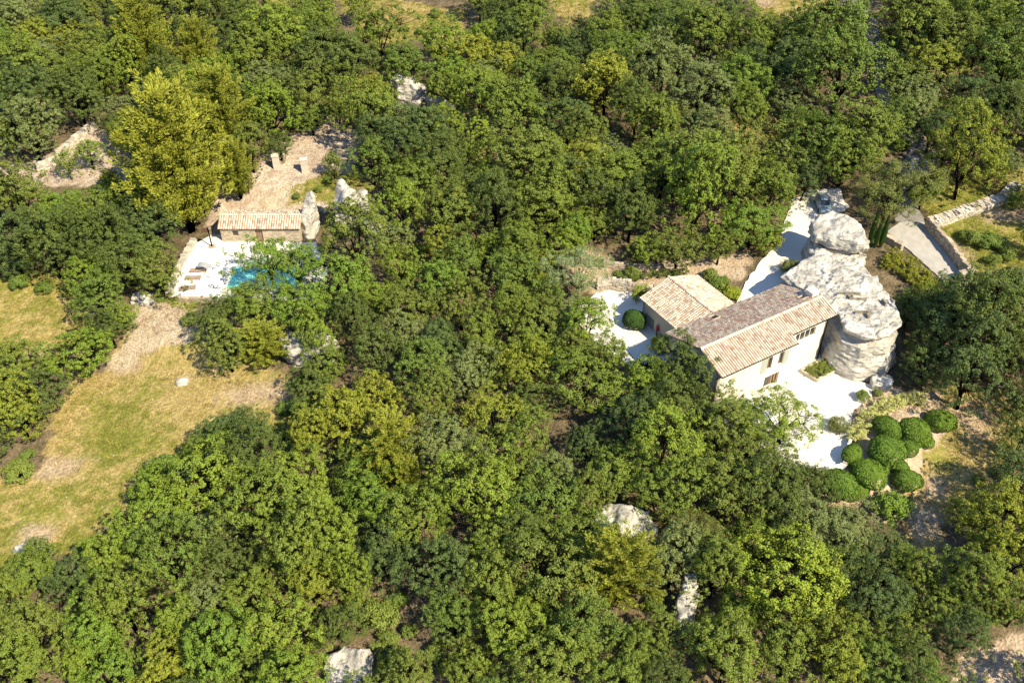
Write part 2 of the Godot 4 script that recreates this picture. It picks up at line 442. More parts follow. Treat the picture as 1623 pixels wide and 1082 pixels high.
# ---------------------------------------------------------------- surface nets
func nets(f: PackedFloat32Array, nx: int, ny: int, nz: int, lo: Vector3, cell: float, colour: Callable) -> MB:
	var mb := MB.new()
	var id := PackedInt32Array()
	id.resize(f.size()); id.fill(-1)
	var sx := 1
	var sy := nx
	var sz := nx * ny
	var off := [0, sx, sy, sx + sy, sz, sx + sz, sy + sz, sx + sy + sz]
	var edges := [[0, 1], [2, 3], [4, 5], [6, 7], [0, 2], [1, 3], [4, 6], [5, 7], [0, 4], [1, 5], [2, 6], [3, 7]]
	for k in nz - 1:
		for j in ny - 1:
			for i in nx - 1:
				var b := i + sy * j + sz * k
				var m := 0
				for e in 8:
					if f[b + off[e]] < 0.0: m += 1
				if m == 0 or m == 8: continue
				var s := Vector3.ZERO
				var cnt := 0
				for e in edges:
					var a: float = f[b + off[e[0]]]
					var c: float = f[b + off[e[1]]]
					if (a < 0.0) != (c < 0.0):
						var t := a / (a - c)
						var p := Vector3(e[0] & 1, (e[0] >> 1) & 1, e[0] >> 2)
						s += p.lerp(Vector3(e[1] & 1, (e[1] >> 1) & 1, e[1] >> 2), t); cnt += 1
				s /= cnt
				var g := Vector3.ZERO
				for e in 8:
					g += Vector3((e & 1) * 2 - 1, ((e >> 1) & 1) * 2 - 1, (e >> 2) * 2 - 1) * f[b + off[e]]
				id[b] = mb.v.size()
				var w := lo + (Vector3(i, j, k) + s) * cell
				mb.v.append(w)
				mb.n.append(g.normalized())
				mb.c.append(colour.call(w))
	for k in range(1, nz - 1):
		for j in range(1, ny - 1):
			for i in range(1, nx - 1):
				var b := i + sy * j + sz * k
				var inside := f[b] < 0.0
				for ax in 3:
					var st: int = [sx, sy, sz][ax]
					if inside == (f[b + st] < 0.0): continue
					var u: int = [sy, sz, sx][ax]
					var v: int = [sz, sx, sy][ax]
					var q := [id[b], id[b - u], id[b - u - v], id[b - v]]
					if q.has(-1): continue
					if inside: q.reverse()
					mb.ix.append_array(PackedInt32Array([q[0], q[1], q[2], q[0], q[2], q[3]]))
	return mb

# a weathered limestone mass over a footprint polygon (x, z); tops = [x, z, height] control points
func make_rock(poly: Array, base: float, tops: Array, cell: float, rough: float, sd: float, round_ := 0.45) -> MB:
	var pg := PackedVector2Array()
	var r := Rect2(poly[0][0], poly[0][1], 0, 0)
	for p in poly:
		pg.append(Vector2(p[0], p[1])); r = r.expand(pg[-1])
	r = r.grow(rough * 1.6 + cell * 3.0)
	var hi := 0.0
	for t in tops:
		hi = maxf(hi, t[2])
	var lo := Vector3(r.position.x, base, r.position.y)
	var nx := int(r.size.x / cell) + 2
	var nz := int(r.size.y / cell) + 2
	var ny := int((hi - base + rough * 2.0 + 0.8) / cell) + 3
	var f := PackedFloat32Array()
	f.resize(nx * ny * nz)
	for k in nz:
		for i in nx:
			var q := Vector2(lo.x + i * cell, lo.z + k * cell)
			var d := 1e9
			for e in pg.size():
				d = minf(d, q.distance_to(Geometry2D.get_closest_point_to_segment(q, pg[e], pg[(e + 1) % pg.size()])))
			if Geometry2D.is_point_in_polygon(q, pg): d = -d
			var top := 0.0
			var wsum := 0.0
			for t in tops:
				var w := 1.0 / pow(Vector2(t[0], t[1]).distance_squared_to(q) + 0.05, 1.6)
				top += w * t[2]; wsum += w
			top /= wsum
			top += rough * 0.5 * noise.get_noise_2d(q.x * 9.0 + sd, q.y * 9.0) + rough * 0.35 * noise.get_noise_2d(q.x * 30.0, q.y * 30.0 + sd)
			for j in ny:
				var y := lo.y + j * cell
				var a := d
				if a < 3.0:
					var wy := y + 0.5 * noise.get_noise_2d(q.x * 5.0 + sd, q.y * 5.0)
					a += rough * (0.35 * noise.get_noise_2d(wy * 26.0, sd * 3.0) + 1.0 * noise.get_noise_3d(q.x * 11.0 + sd, y * 5.0, q.y * 11.0) + 0.45 * noise.get_noise_3d(q.x * 34.0, y * 48.0 + sd, q.y * 34.0))
				var b := y - top
				var h := maxf(round_ - absf(a - b), 0.0) / round_
				f[i + nx * (j + ny * k)] = maxf(a, b) + h * h * round_ * 0.25 if j > 1 else maxf(a, 0.1)
	return nets(f, nx, ny, nz, lo, cell, func(_w: Vector3): return Color.WHITE)

func rock(label: String, poly: Array, tops: Array, cell: float, rough: float, sd: float, group := "") -> Node3D:
	var c := Vector2.ZERO
	for p in poly: c += Vector2(p[0], p[1])
	c /= poly.size()
	var base := 1e9
	for p in poly: base = minf(base, th(p[0], p[1]))
	var ty := []
	for t in tops: ty.append([t[0], t[1], t[2] + th(t[0], t[1])])
	var mb := make_rock(poly, base - 1.0, ty, cell, rough, sd)
	var o := obj("limestone_rock", shifted(mb, on(c.x, c.y)), M.rock, self)
	o.position = on(c.x, c.y)
	return tag(o, label, "rock", group)

func shifted(mb: MB, by: Vector3) -> MB:
	for i in mb.v.size():
		mb.v[i] -= by
	return mb

func ring(x: float, z: float, rx: float, rz: float, turn := 0.0, k := 10) -> Array:
	var a := []
	for i in k:
		var an := TAU * i / k
		var j := 1.0 + 0.14 * sin(i * 2.4 + x)
		var p := Vector2(cos(an) * rx * j, sin(an) * rz * j).rotated(turn)
		a.append([x + p.x, z + p.y])
	return a

# ---------------------------------------------------------------- dry stone walls
func stone_wall(called: String, label: String, pts: Array, height: float, thick: float, tone: Color, group := "", course := 0.26) -> Node3D:
	var o := on(pts[0][0], pts[0][1])
	var root := thing(called, label, "wall", o, 0.0, group)
	var st := MB.new()
	var core := MB.new()
	for s in pts.size() - 1:
		var a := Vector2(pts[s][0], pts[s][1])
		var b := Vector2(pts[s + 1][0], pts[s + 1][1])
		var len_ := a.distance_to(b)
		var d := (b - a) / len_
		var nn := Vector2(-d.y, d.x)
		var cw := thick * 0.5 - 0.07
		var y0 := minf(th(a.x, a.y), th(b.x, b.y)) - 0.5
		var p := []
		for top in 2:
			for q in [a + nn * cw, a - nn * cw, b - nn * cw, b + nn * cw]:
				p.append(Vector3(q.x, y0 if top == 0 else th(q.x, q.y) + height - 0.1, q.y) - o)
		core.hexa(p, tone * 0.8)
		var rows := int(ceil(height / course)) + 1
		for r in rows:
			var x := -0.1 - 0.2 * rng.randf()
			while x < len_:
				var L := rng.randf_range(0.28, 0.68)
				var e0 := a + d * x
				var e1 := a + d * minf(x + L - 0.025, len_ + 0.1)
				var gy := th((e0.x + e1.x) * 0.5, (e0.y + e1.y) * 0.5)
				var yb := gy + (r - 1) * course + 0.015
				var yt := yb + course - 0.03
				if r == rows - 1:
					yb = minf(yb, gy + height - course); yt = gy + height + rng.randf_range(-0.10, 0.12)
				var f := rng.randf_range(0.68, 1.25)
				var w := rng.randf_range(-0.05, 0.05)
				var col := Color(tone.r * (f + w), tone.g * f, tone.b * (f - w))
				var q := []
				var across := maxi(1, int(thick / 0.45))
				for ac in across:
					q = []
					var n0 := lerpf(-0.5, 0.5, float(ac) / across) * thick + (rng.randf_range(-0.05, 0.05) if ac == 0 else 0.01)
					var n1 := lerpf(-0.5, 0.5, float(ac + 1) / across) * thick + (rng.randf_range(-0.05, 0.05) if ac == across - 1 else -0.01)
					var lift := rng.randf_range(-0.12, 0.12) if r == rows - 1 and across > 1 else 0.0
					var sl := rng.randf_range(-0.12, 0.12) if across > 1 else 0.0
					var k2 := rng.randf_range(0.8, 1.2) if across > 1 else 1.0
					for lvl in 2:
						for e in [[e0, n1], [e0, n0], [e1, n0], [e1, n1]]:
							var g: Vector2 = e[0] + nn * (e[1] + rng.randf_range(-0.025, 0.025)) + d * (sl + rng.randf_range(-0.02, 0.02))
							q.append(Vector3(g.x, (yb if lvl == 0 else yt + lift) + rng.randf_range(-0.025, 0.025), g.y) - o)
					st.hexa(q, Color(col.r * k2, col.g * k2, col.b * k2))
				x += L
	obj("core", core, M.stone, root)
	tag(obj("stones", st, M.stone, root), "", "", "", "stuff")
	return root

# ---------------------------------------------------------------- building helpers
func wall_panel(mb: MB, u0: float, u1: float, h0: float, h1: float, z0: float, z1: float, holes: Array, col: Color, t := Transform3D()) -> void:
	var us := [u0, u1]
	var hs := [h0, h1]
	for h in holes:
		us.append_array([h[0], h[1]]); hs.append_array([h[2], h[3]])
	us.sort(); hs.sort()
	var full := func(i: int, j: int) -> bool:
		if i < 0 or j < 0 or i >= us.size() - 1 or j >= hs.size() - 1: return false
		var cu: float = (us[i] + us[i + 1]) * 0.5
		var ch: float = (hs[j] + hs[j + 1]) * 0.5
		for h in holes:
			if cu > h[0] and cu < h[1] and ch > h[2] and ch < h[3]: return false
		return true
	for i in us.size() - 1:
		for j in hs.size() - 1:
			if us[i + 1] - us[i] < 1e-5 or hs[j + 1] - hs[j] < 1e-5 or not full.call(i, j): continue
			var a := us[i] as float
			var b := us[i + 1] as float
			var c := hs[j] as float
			var d := hs[j + 1] as float
			mb.quad(t * Vector3(a, c, z1), t * Vector3(a, d, z1), t * Vector3(b, d, z1), t * Vector3(b, c, z1), col)
			mb.quad(t * Vector3(b, c, z0), t * Vector3(b, d, z0), t * Vector3(a, d, z0), t * Vector3(a, c, z0), col)
			if not full.call(i - 1, j): mb.quad(t * Vector3(a, c, z0), t * Vector3(a, d, z0), t * Vector3(a, d, z1), t * Vector3(a, c, z1), col)
			if not full.call(i + 1, j): mb.quad(t * Vector3(b, c, z1), t * Vector3(b, d, z1), t * Vector3(b, d, z0), t * Vector3(b, c, z0), col)
			if not full.call(i, j - 1): mb.quad(t * Vector3(a, c, z0), t * Vector3(a, c, z1), t * Vector3(b, c, z1), t * Vector3(b, c, z0), col)
			if not full.call(i, j + 1): mb.quad(t * Vector3(a, d, z1), t * Vector3(a, d, z0), t * Vector3(b, d, z0), t * Vector3(b, d, z1), col)

# polygon in (z, y) pushed along x from x0 to x1
func prism(mb: MB, pts: Array, x0: float, x1: float, col: Color, t := Transform3D()) -> void:
	var pg := PackedVector2Array()
	for p in pts: pg.append(Vector2(p[0], p[1]))
	if not Geometry2D.is_polygon_clockwise(pg): pg.reverse()
	var tr := Geometry2D.triangulate_polygon(pg)
	for k in range(0, tr.size(), 3):
		for s in 2:
			var x := x1 if s == 0 else x0
			var q := []
			for e in 3: q.append(t * Vector3(x, pg[tr[k + e]].y, pg[tr[k + e]].x))
			var nn: Vector3 = (q[2] - q[0]).cross(q[1] - q[0])
			if nn.dot(t.basis.x) * (1.0 if s == 0 else -1.0) < 0.0: q.reverse()
			mb.tri(q[0], q[1], q[2], col)
	var mid := Vector2.ZERO
	for p in pg: mid += p / pg.size()
	for i in pg.size():
		var a := pg[i]
		var b := pg[(i + 1) % pg.size()]
		var q := [t * Vector3(x0, a.y, a.x), t * Vector3(x0, b.y, b.x), t * Vector3(x1, b.y, b.x), t * Vector3(x1, a.y, a.x)]
		var nn: Vector3 = (q[2] - q[0]).cross(q[1] - q[0])
		var outw: Vector3 = t.basis * Vector3(0, (a.y + b.y) * 0.5 - mid.y, (a.x + b.x) * 0.5 - mid.x)
		if nn.dot(outw) < 0.0: q.reverse()
		mb.quad(q[0], q[1], q[2], q[3], col)

const CLAY := [Color(0.55, 0.445, 0.335), Color(0.64, 0.545, 0.42), Color(0.46, 0.325, 0.23), Color(0.40, 0.25, 0.17), Color(0.34, 0.29, 0.235), Color(0.58, 0.485, 0.375), Color(0.48, 0.36, 0.265)]
func tile_slope(parent: Node3D, e0: Vector3, e1: Vector3, r0: Vector3, weights: Array, skip: Array = [], pitch := 0.27) -> Node3D:
	var along := (e1 - e0)
	var wide := along.length()
	along /= wide
	var down := e0 - r0
	var run := down.length()
	down /= run
	var up := along.cross(down)
	if up.y < 0.0: up = -up
	var deck := MB.new()
	var e1r := r0 + (e1 - e0)
	var p := []
	for dy in [-0.16, -0.02]:
		for q in [r0, e0, e1, e1r]: p.append(q + up * dy)
	if (p[1] - p[0]).cross(p[2] - p[0]).y < 0.0:
		p = [p[3], p[2], p[1], p[0], p[7], p[6], p[5], p[4]]
	deck.hexa(p, Color(0.32, 0.21, 0.145))
	var roof := obj("roof", deck, M.clay, parent)
	var mb := MB.new()
	var cols := int(wide / pitch)
	var gap := wide / cols
	var rows := int(run / 0.36)
	var ex := run / rows
	var total := 0.0
	for w in weights: total += w
	for c in cols:
		var drift := noise.get_noise_1d(c * 60.0) * 0.03
		for r in rows:
			var x := (c + 0.5) * gap + drift + rng.randf_range(-0.012, 0.012)
			var skipped := false
			for s in skip:
				if x > s[0] and x < s[1] and (r + 0.5) * ex > s[2] and (r + 0.5) * ex < s[3]: skipped = true
			if skipped: continue
			var pick := rng.randf() * total
			var ci := 0
			while pick > weights[ci]:
				pick -= weights[ci]; ci += 1
			var f := rng.randf_range(0.85, 1.15)
			var col: Color = CLAY[ci] * f
			var lo := e0 + along * x - down * (r * ex - 0.07) + up * (0.022 + rng.randf_range(0.0, 0.014) + 0.04 * noise.get_noise_2d(x * 16.0, r * 9.0))
			var hi := e0 + along * (x + rng.randf_range(-0.008, 0.008)) - down * ((r + 1) * ex) + up * (0.04 * noise.get_noise_2d(x * 16.0, (r + 1) * 9.0))
			var rl := gap * 0.40
			var rh := gap * 0.34
			var prev_l := Vector3.ZERO
			var prev_h := Vector3.ZERO
			for s in 5:
				var an := PI * s / 4.0
				var ol := lo + along * cos(an) * rl + up * (sin(an) * rl * 0.8 - 0.02)
				var oh := hi + along * cos(an) * rh + up * (sin(an) * rh * 0.8 - 0.02)
				if s > 0:
					var q := [prev_l, ol, oh, prev_h]
					if (q[2] - q[0]).cross(q[1] - q[0]).dot(up + along * cos(PI * (s - 0.5) / 4.0)) < 0.0: q.reverse()
					mb.quad(q[0], q[1], q[2], q[3], col)
					mb.tri(lo, prev_l, ol, col)
				prev_l = ol; prev_h = oh
	tag(obj("roof_tiles", mb, M.clay, roof), "", "", "", "stuff")
	return roof

func ridge_tiles(parent: Node3D, a: Vector3, b: Vector3, rad := 0.15) -> void:
	var mb := MB.new()
	var d := (b - a).normalized()
	var side := d.cross(Vector3.UP).normalized()
	var n_ := int(a.distance_to(b) / 0.42)
	for i in n_:
		var f := rng.randf_range(0.88, 1.12)
		var col := Color(0.62, 0.52, 0.41) * f if rng.randf() < 0.85 else Color(0.5, 0.34, 0.24)
		var p := a.lerp(b, float(i) / n_) - d * 0.03
		var q := a.lerp(b, float(i + 1) / n_) + d * 0.03
		for s in 6:
			var a0 := PI * s / 6.0
			var a1 := PI * (s + 1) / 6.0
			var o0 := side * cos(a0) * rad + Vector3.UP * sin(a0) * rad * 0.85
			var o1 := side * cos(a1) * rad + Vector3.UP * sin(a1) * rad * 0.85
			var z := [p + o0 * 1.07, p + o1 * 1.07, q + o1 * 0.93, q + o0 * 0.93]
			if (z[2] - z[0]).cross(z[1] - z[0]).dot(o0 + o1) < 0.0: z.reverse()
			mb.quad(z[0], z[1], z[2], z[3], col)
	tag(obj("ridge_tiles", mb, M.clay, parent), "", "", "", "stuff")

# window set in a hole of a wall whose outside faces +z at z1
func window_in(parent: Node3D, h: Array, z1: float, lights: int, t: Transform3D, frame_m: Material, deep := 0.18) -> void:
	var fr := MB.new()
	var z := z1 - deep
	fr.box(Vector3(h[0], h[2], z - 0.06), Vector3(h[0] + 0.06, h[3], z), Color.WHITE, t)
	fr.box(Vector3(h[1] - 0.06, h[2], z - 0.06), Vector3(h[1], h[3], z), Color.WHITE, t)
	fr.box(Vector3(h[0] + 0.06, h[2], z - 0.06), Vector3(h[1] - 0.06, h[2] + 0.06, z), Color.WHITE, t)
	fr.box(Vector3(h[0] + 0.06, h[3] - 0.06, z - 0.06), Vector3(h[1] - 0.06, h[3], z), Color.WHITE, t)
	for i in range(1, lights):
		var x := lerpf(h[0], h[1], float(i) / lights)
		fr.box(Vector3(x - 0.04, h[2] + 0.06, z - 0.058), Vector3(x + 0.04, h[3] - 0.06, z - 0.002), Color.WHITE, t)
	var w := obj("window", fr, frame_m, parent)
	for i in lights:
		var pane := MB.new()
		var a := lerpf(h[0], h[1], float(i) / lights) + 0.05
		var b := lerpf(h[0], h[1], float(i + 1) / lights) - 0.05
		pane.box(Vector3(a, h[2] + 0.05, z - 0.04), Vector3(b, h[3] - 0.05, z - 0.025), Color.WHITE, t)
		obj("pane", pane, M.glass, w)

func shutter(parent: Node3D, u0: float, u1: float, h0: float, h1: float, z: float, m: Material, t := Transform3D()) -> void:
	var mb := MB.new()
	var n_ := 4
	for i in n_:
		mb.box(Vector3(lerpf(u0, u1, float(i) / n_) + 0.006, h0, z), Vector3(lerpf(u0, u1, float(i + 1) / n_) - 0.006, h1, z + 0.035), Color.WHITE, t)
	for y in [h0 + 0.25, h1 - 0.3]:
		mb.box(Vector3(u0 + 0.02, y, z + 0.036), Vector3(u1 - 0.02, y + 0.09, z + 0.06), Color.WHITE, t)
	obj("shutter", mb, m, parent)

# ---------------------------------------------------------------- farmhouse
func build_house() -> void:
	var root := thing("farmhouse", "cream rendered stone farmhouse with two tiled roofs built against the limestone outcrop", "house", Vector3(20.9, -0.7, -77.2), deg_to_rad(31.21))
	var up := 0.7     # local y of the survey's zero
	var L := Transform3D(Basis(), Vector3(0, up, 0))
	var wc := Color(0.74, 0.68, 0.55)
	# front wall, the stepped-out section: windows and doors
	var holes := [[6.72, 7.42, 2.2, 4.0], [8.38, 9.1, 2.15, 4.0], [6.8, 9.0, -0.66, 1.05]]
	var mb := MB.new()
	wall_panel(mb, -0.6, 10.0, -1.2, 5.52, 2.45, 2.9, holes, wc, L)
	var narrow := [[10.68, 11.22, 0.75, 2.7], [11.3, 14.4, 3.55, 4.85]]
	wall_panel(mb, 10.0, 16.1, -1.2, 5.72, 1.75, 2.2, narrow, wc, L)
	wall_panel(mb, 10.0, 10.3, -1.2, 5.4, 2.2, 2.9, [], wc, L)
	# back wall and gable ends
	wall_panel(mb, -0.6, 16.1, -1.2, 4.6, -5.3, -4.85, [], wc, L)
	prism(mb, [[-5.3, -1.2], [-5.3, 4.62], [0.0, 6.38], [2.2, 5.66], [2.2, -1.2]], 15.7, 16.1, wc, L)
	prism(mb, [[-5.3, -1.2], [-5.3, 4.62], [0.0, 6.38], [2.9, 5.43], [2.9, -1.2]], -0.6, -0.2, wc, L)
	obj("wall", mb, M.render, root)
	for h in [holes[0], holes[1]]:
		window_in(root, h, 2.9, 2, L, M.wood)
	window_in(root, holes[2], 2.9, 2, L, M.wood, 0.25)
	window_in(root, narrow[1], 2.2, 4, L, M.pale_paint, 0.12)
	window_in(root, narrow[0], 2.2, 1, L, M.wood)
	shutter(root, 5.8, 6.66, 2.0, 4.05, 2.905, M.shutter, L)
	shutter(root, 9.14, 9.84, 2.05, 4.0, 2.905, M.shutter, L)
	shutter(root, 10.74, 11.18, 0.78, 2.66, 2.12, M.wood, L)
	for k in 3:
		var leafd := MB.new()
		leafd.box(Vector3(8.05 + k * 0.33, -0.64, 2.60 + k * 0.10), Vector3(8.31 + k * 0.33, 1.0, 2.66 + k * 0.10), Color.WHITE, L)
		obj("door_leaf", leafd, M.wood, root)
	var sill := MB.new()
	sill.box(Vector3(11.15, 3.40, 2.205), Vector3(14.55, 3.545, 2.42), Color.WHITE, L)
	obj("window_sill", sill, M.pale_paint, root)
	var cord := MB.new()
	cord.box(Vector3(11.0, 2.72, 2.203), Vector3(15.0, 2.79, 2.26), Color.WHITE, L)
	obj("wall_ledge", cord, M.render, root)
	var pipe := MB.new()
	pipe.tube([L * Vector3(15.95, 5.5, 2.3), L * Vector3(15.95, -0.7, 2.3)], [0.06, 0.06], Color(0.42, 0.40, 0.36), 8)
	obj("drainpipe", pipe, M.zinc, root)
	var gut := MB.new()
	for g in [[-0.9, 10.05, 5.27, 3.74], [10.15, 16.75, 5.63, 2.65]]:
		gut.tube([L * Vector3(g[0], g[2], g[3]), L * Vector3(g[1], g[2], g[3])], [0.075, 0.075], Color(0.55, 0.5, 0.44), 8, true)
	obj("gutter", gut, M.zinc, root)
	# roofs: front slope in two depths, rear slope, ridge
	var R := 6.6 + up
	var warm := [3.0, 3.6, 0.7, 0.6, 0.3, 3.2, 1.2]
	var red := [2.4, 1.4, 1.9, 1.5, 0.6, 1.4, 2.4]
	var pale := [2.4, 3.0, 0.7, 0.3, 0.8, 3.0, 1.0]
	tile_slope(root, Vector3(-0.95, R - 0.33 * 3.7, 3.7), Vector3(10.05, R - 0.33 * 3.7, 3.7), Vector3(-0.95, R, 0.0), warm, [], 0.31)
	tile_slope(root, Vector3(10.06, R - 0.33 * 2.6, 2.6), Vector3(16.75, R - 0.33 * 2.6, 2.6), Vector3(10.06, R, 0.0), warm, [], 0.31)
	tile_slope(root, Vector3(16.75, R - 0.33 * 5.7, -5.7), Vector3(-0.95, R - 0.33 * 5.7, -5.7), Vector3(16.75, R, -0.02), red, [[1.0, 2.0, 3.9, 5.0], [11.0, 12.0, 0.6, 1.5]])
	ridge_tiles(root, Vector3(-0.95, R + 0.02, 0), Vector3(16.75, R + 0.02, 0), 0.19)
	# verge tiles along the right end
	var vb := MB.new()
	vb.box(Vector3(16.78, -0.05, 0.0), Vector3(16.92, 0.12, 2.74), Color(0.6, 0.5, 0.4), Transform3D(Basis(Vector3.RIGHT, atan(0.33)), Vector3(0, R, 0.0)))
	obj("verge", vb, M.clay, root)
	# roof recess beside the chimney and a small roof light over the wing junction
	for q in [[15.25, -1.25, 0.5, 0.42], [5.25, -4.75, 0.5, 0.5]]:
		var well := MB.new()
		var y: float = R + 0.33 * q[1]
		var T := Transform3D(Basis(Vector3.RIGHT, -atan(0.33)), Vector3(q[0], y, q[1]))
		for s in [-1, 1]:
			well.box(Vector3(s * q[2] - 0.05, -0.05, -q[3]), Vector3(s * q[2] + 0.05, 0.16, q[3]), Color(0.5, 0.4, 0.3), T)
			well.box(Vector3(-q[2] + 0.051, -0.05, s * q[3] - 0.05), Vector3(q[2] - 0.051, 0.155, s * q[3] + 0.05), Color(0.5, 0.4, 0.3), T)
		var rw := obj("roof_window", well, M.clay, root)
		var pane := MB.new()
		pane.box(Vector3(-q[2] + 0.052, 0.0, -q[3] + 0.052), Vector3(q[2] - 0.052, 0.02, q[3] - 0.052), Color.WHITE, T)
		obj("pane", pane, M.glass, rw)
	var ch := MB.new()
	ch.box(Vector3(15.9, R - 1.2, -1.5), Vector3(16.9, R + 0.35, -0.5), Color(0.72, 0.67, 0.57))
	ch.box(Vector3(15.82, R + 0.351, -1.58), Vector3(16.98, R + 0.45, -0.42), Color(0.66, 0.6, 0.5))
	obj("chimney", ch, M.render, root)
	# wing
	var w2 := MB.new()
	var gd := [[-13.35, -11.5, -0.75, 1.15]]
	var side := Transform3D(Basis(Vector3(0, 0, 1), Vector3.UP, Vector3(-1, 0, 0)), Vector3(0, up, 0))   # a runs along v, outside faces -u
	wall_panel(w2, -13.9, -5.31, -1.2, 3.0, -2.95, -2.5, gd, Color(0.66, 0.57, 0.42), side)
	wall_panel(w2, -13.9, -5.31, -1.2, 3.0, -10.5, -10.05, [], Color(0.66, 0.57, 0.42), side)
	var ends := Transform3D(Basis(Vector3(0, 0, 1), Vector3.UP, Vector3(-1, 0, 0)), Vector3(0, up, 0))
	prism(w2, [[-2.5, -1.2], [-2.5, 3.02], [-6.3, 4.30], [-10.5, 3.02], [-10.5, -1.2]], -13.9, -13.5, Color(0.66, 0.57, 0.42), ends)
	var wing := obj("garage_wing", w2, M.stone, root)
	var dr := MB.new()
	for i in 5:
		var a := lerpf(-13.33, -11.52, i / 5.0)
		dr.box(Vector3(a + 0.01, -0.74, -2.72), Vector3(a + 0.352, 1.14, -2.66), Color.WHITE, side)
	obj("garage_door", dr, M.grey_door, wing)
	var WR := 4.5 + up
	tile_slope(root, Vector3(2.1, WR - 1.45, -14.2), Vector3(2.1, WR - 1.45, -5.35), Vector3(6.3, WR, -14.2), pale, [], 0.3)
	tile_slope(root, Vector3(10.9, WR - 1.45, -5.35), Vector3(10.9, WR - 1.45, -14.2), Vector3(6.3, WR, -5.35), pale, [], 0.3)
	ridge_tiles(root, Vector3(6.3, WR + 0.02, -14.2), Vector3(6.3, WR + 0.02, -5.4), 0.17)

# ---------------------------------------------------------------- pool terrace
const POOL := [-31.3, -98.0, 9.6, 4.8]
func build_pool() -> void:
	var y := 0.42
	var x0: float = POOL[0] - POOL[2] * 0.5
	var x1: float = POOL[0] + POOL[2] * 0.5
	var z0: float = POOL[1] - POOL[3] * 0.5
	var z1: float = POOL[1] + POOL[3] * 0.5
	var t := thing("swimming_pool", "turquoise rectangular swimming pool sunk in the white terrace under oak branches", "pool", Vector3(POOL[0], y, POOL[1]))
	var b := MB.new()
	var o := Vector3(POOL[0], y, POOL[1])
	var c := Color(0.30, 0.62, 0.66)
	b.box(Vector3(x0 - 0.2, y - 2.0, z0 - 0.2) - o, Vector3(x1 + 0.2, y - 1.6, z1 + 0.2) - o, c)
	b.box(Vector3(x0 - 0.2, y - 1.599, z0 - 0.2) - o, Vector3(x0, y - 0.02, z1 + 0.2) - o, c)
	b.box(Vector3(x1, y - 1.599, z0 - 0.2) - o, Vector3(x1 + 0.2, y - 0.02, z1 + 0.2) - o, c)
	b.box(Vector3(x0 + 0.001, y - 1.599, z0 - 0.2) - o, Vector3(x1 - 0.001, y - 0.021, z0) - o, c)
	b.box(Vector3(x0 + 0.001, y - 1.599, z1) - o, Vector3(x1 - 0.001, y - 0.021, z1 + 0.2) - o, c)
	obj("basin", b, M.pool_tile, t)
	var w := MB.new()
	var nx := 60
	var nz := 30
	for j in nz + 1:
		for i in nx + 1:
			var p := Vector3(lerpf(x0, x1, float(i) / nx), y - 0.14, lerpf(z0, z1, float(j) / nz))
			p.y += 0.012 * noise.get_noise_2d(p.x * 60.0, p.z * 60.0)
			w.v.append(p - o); w.n.append(Vector3.UP); w.c.append(Color.WHITE)
	for j in nz:
		for i in nx:
			var k := j * (nx + 1) + i
			w.ix.append_array(PackedInt32Array([k, k + 1, k + nx + 2, k, k + nx + 2, k + nx + 1]))
	obj("pool_water", w, M.water, t)
	var cp := MB.new()
	for s in [[x0 - 0.42, z0 - 0.42, x1 + 0.42, z0 + 0.03, 1], [x0 - 0.42, z1 - 0.03, x1 + 0.42, z1 + 0.42, 1], [x0 - 0.42, z0 + 0.035, x0 + 0.03, z1 - 0.035, 0], [x1 - 0.03, z0 + 0.035, x1 + 0.42, z1 - 0.035, 0]]:
		var n_ := int(((s[2] - s[0]) if s[4] else (s[3] - s[1])) / 0.5)
		for i in n_:
			var f := float(i) / n_
			var g := float(i + 1) / n_
			var k := rng.randf_range(0.92, 1.05)
			var lo := Vector3(lerpf(s[0], s[2], f) + 0.006, y + 0.0, s[1]) if s[4] else Vector3(s[0], y + 0.0, lerpf(s[1], s[3], f) + 0.006)
			var hi := Vector3(lerpf(s[0], s[2], g) - 0.006, y + 0.05, s[3]) if s[4] else Vector3(s[2], y + 0.05, lerpf(s[1], s[3], g) - 0.006)
			cp.box(lo - o, hi - o, Color(0.74 * k, 0.69 * k, 0.6 * k))
	obj("coping", cp, M.stone, t)

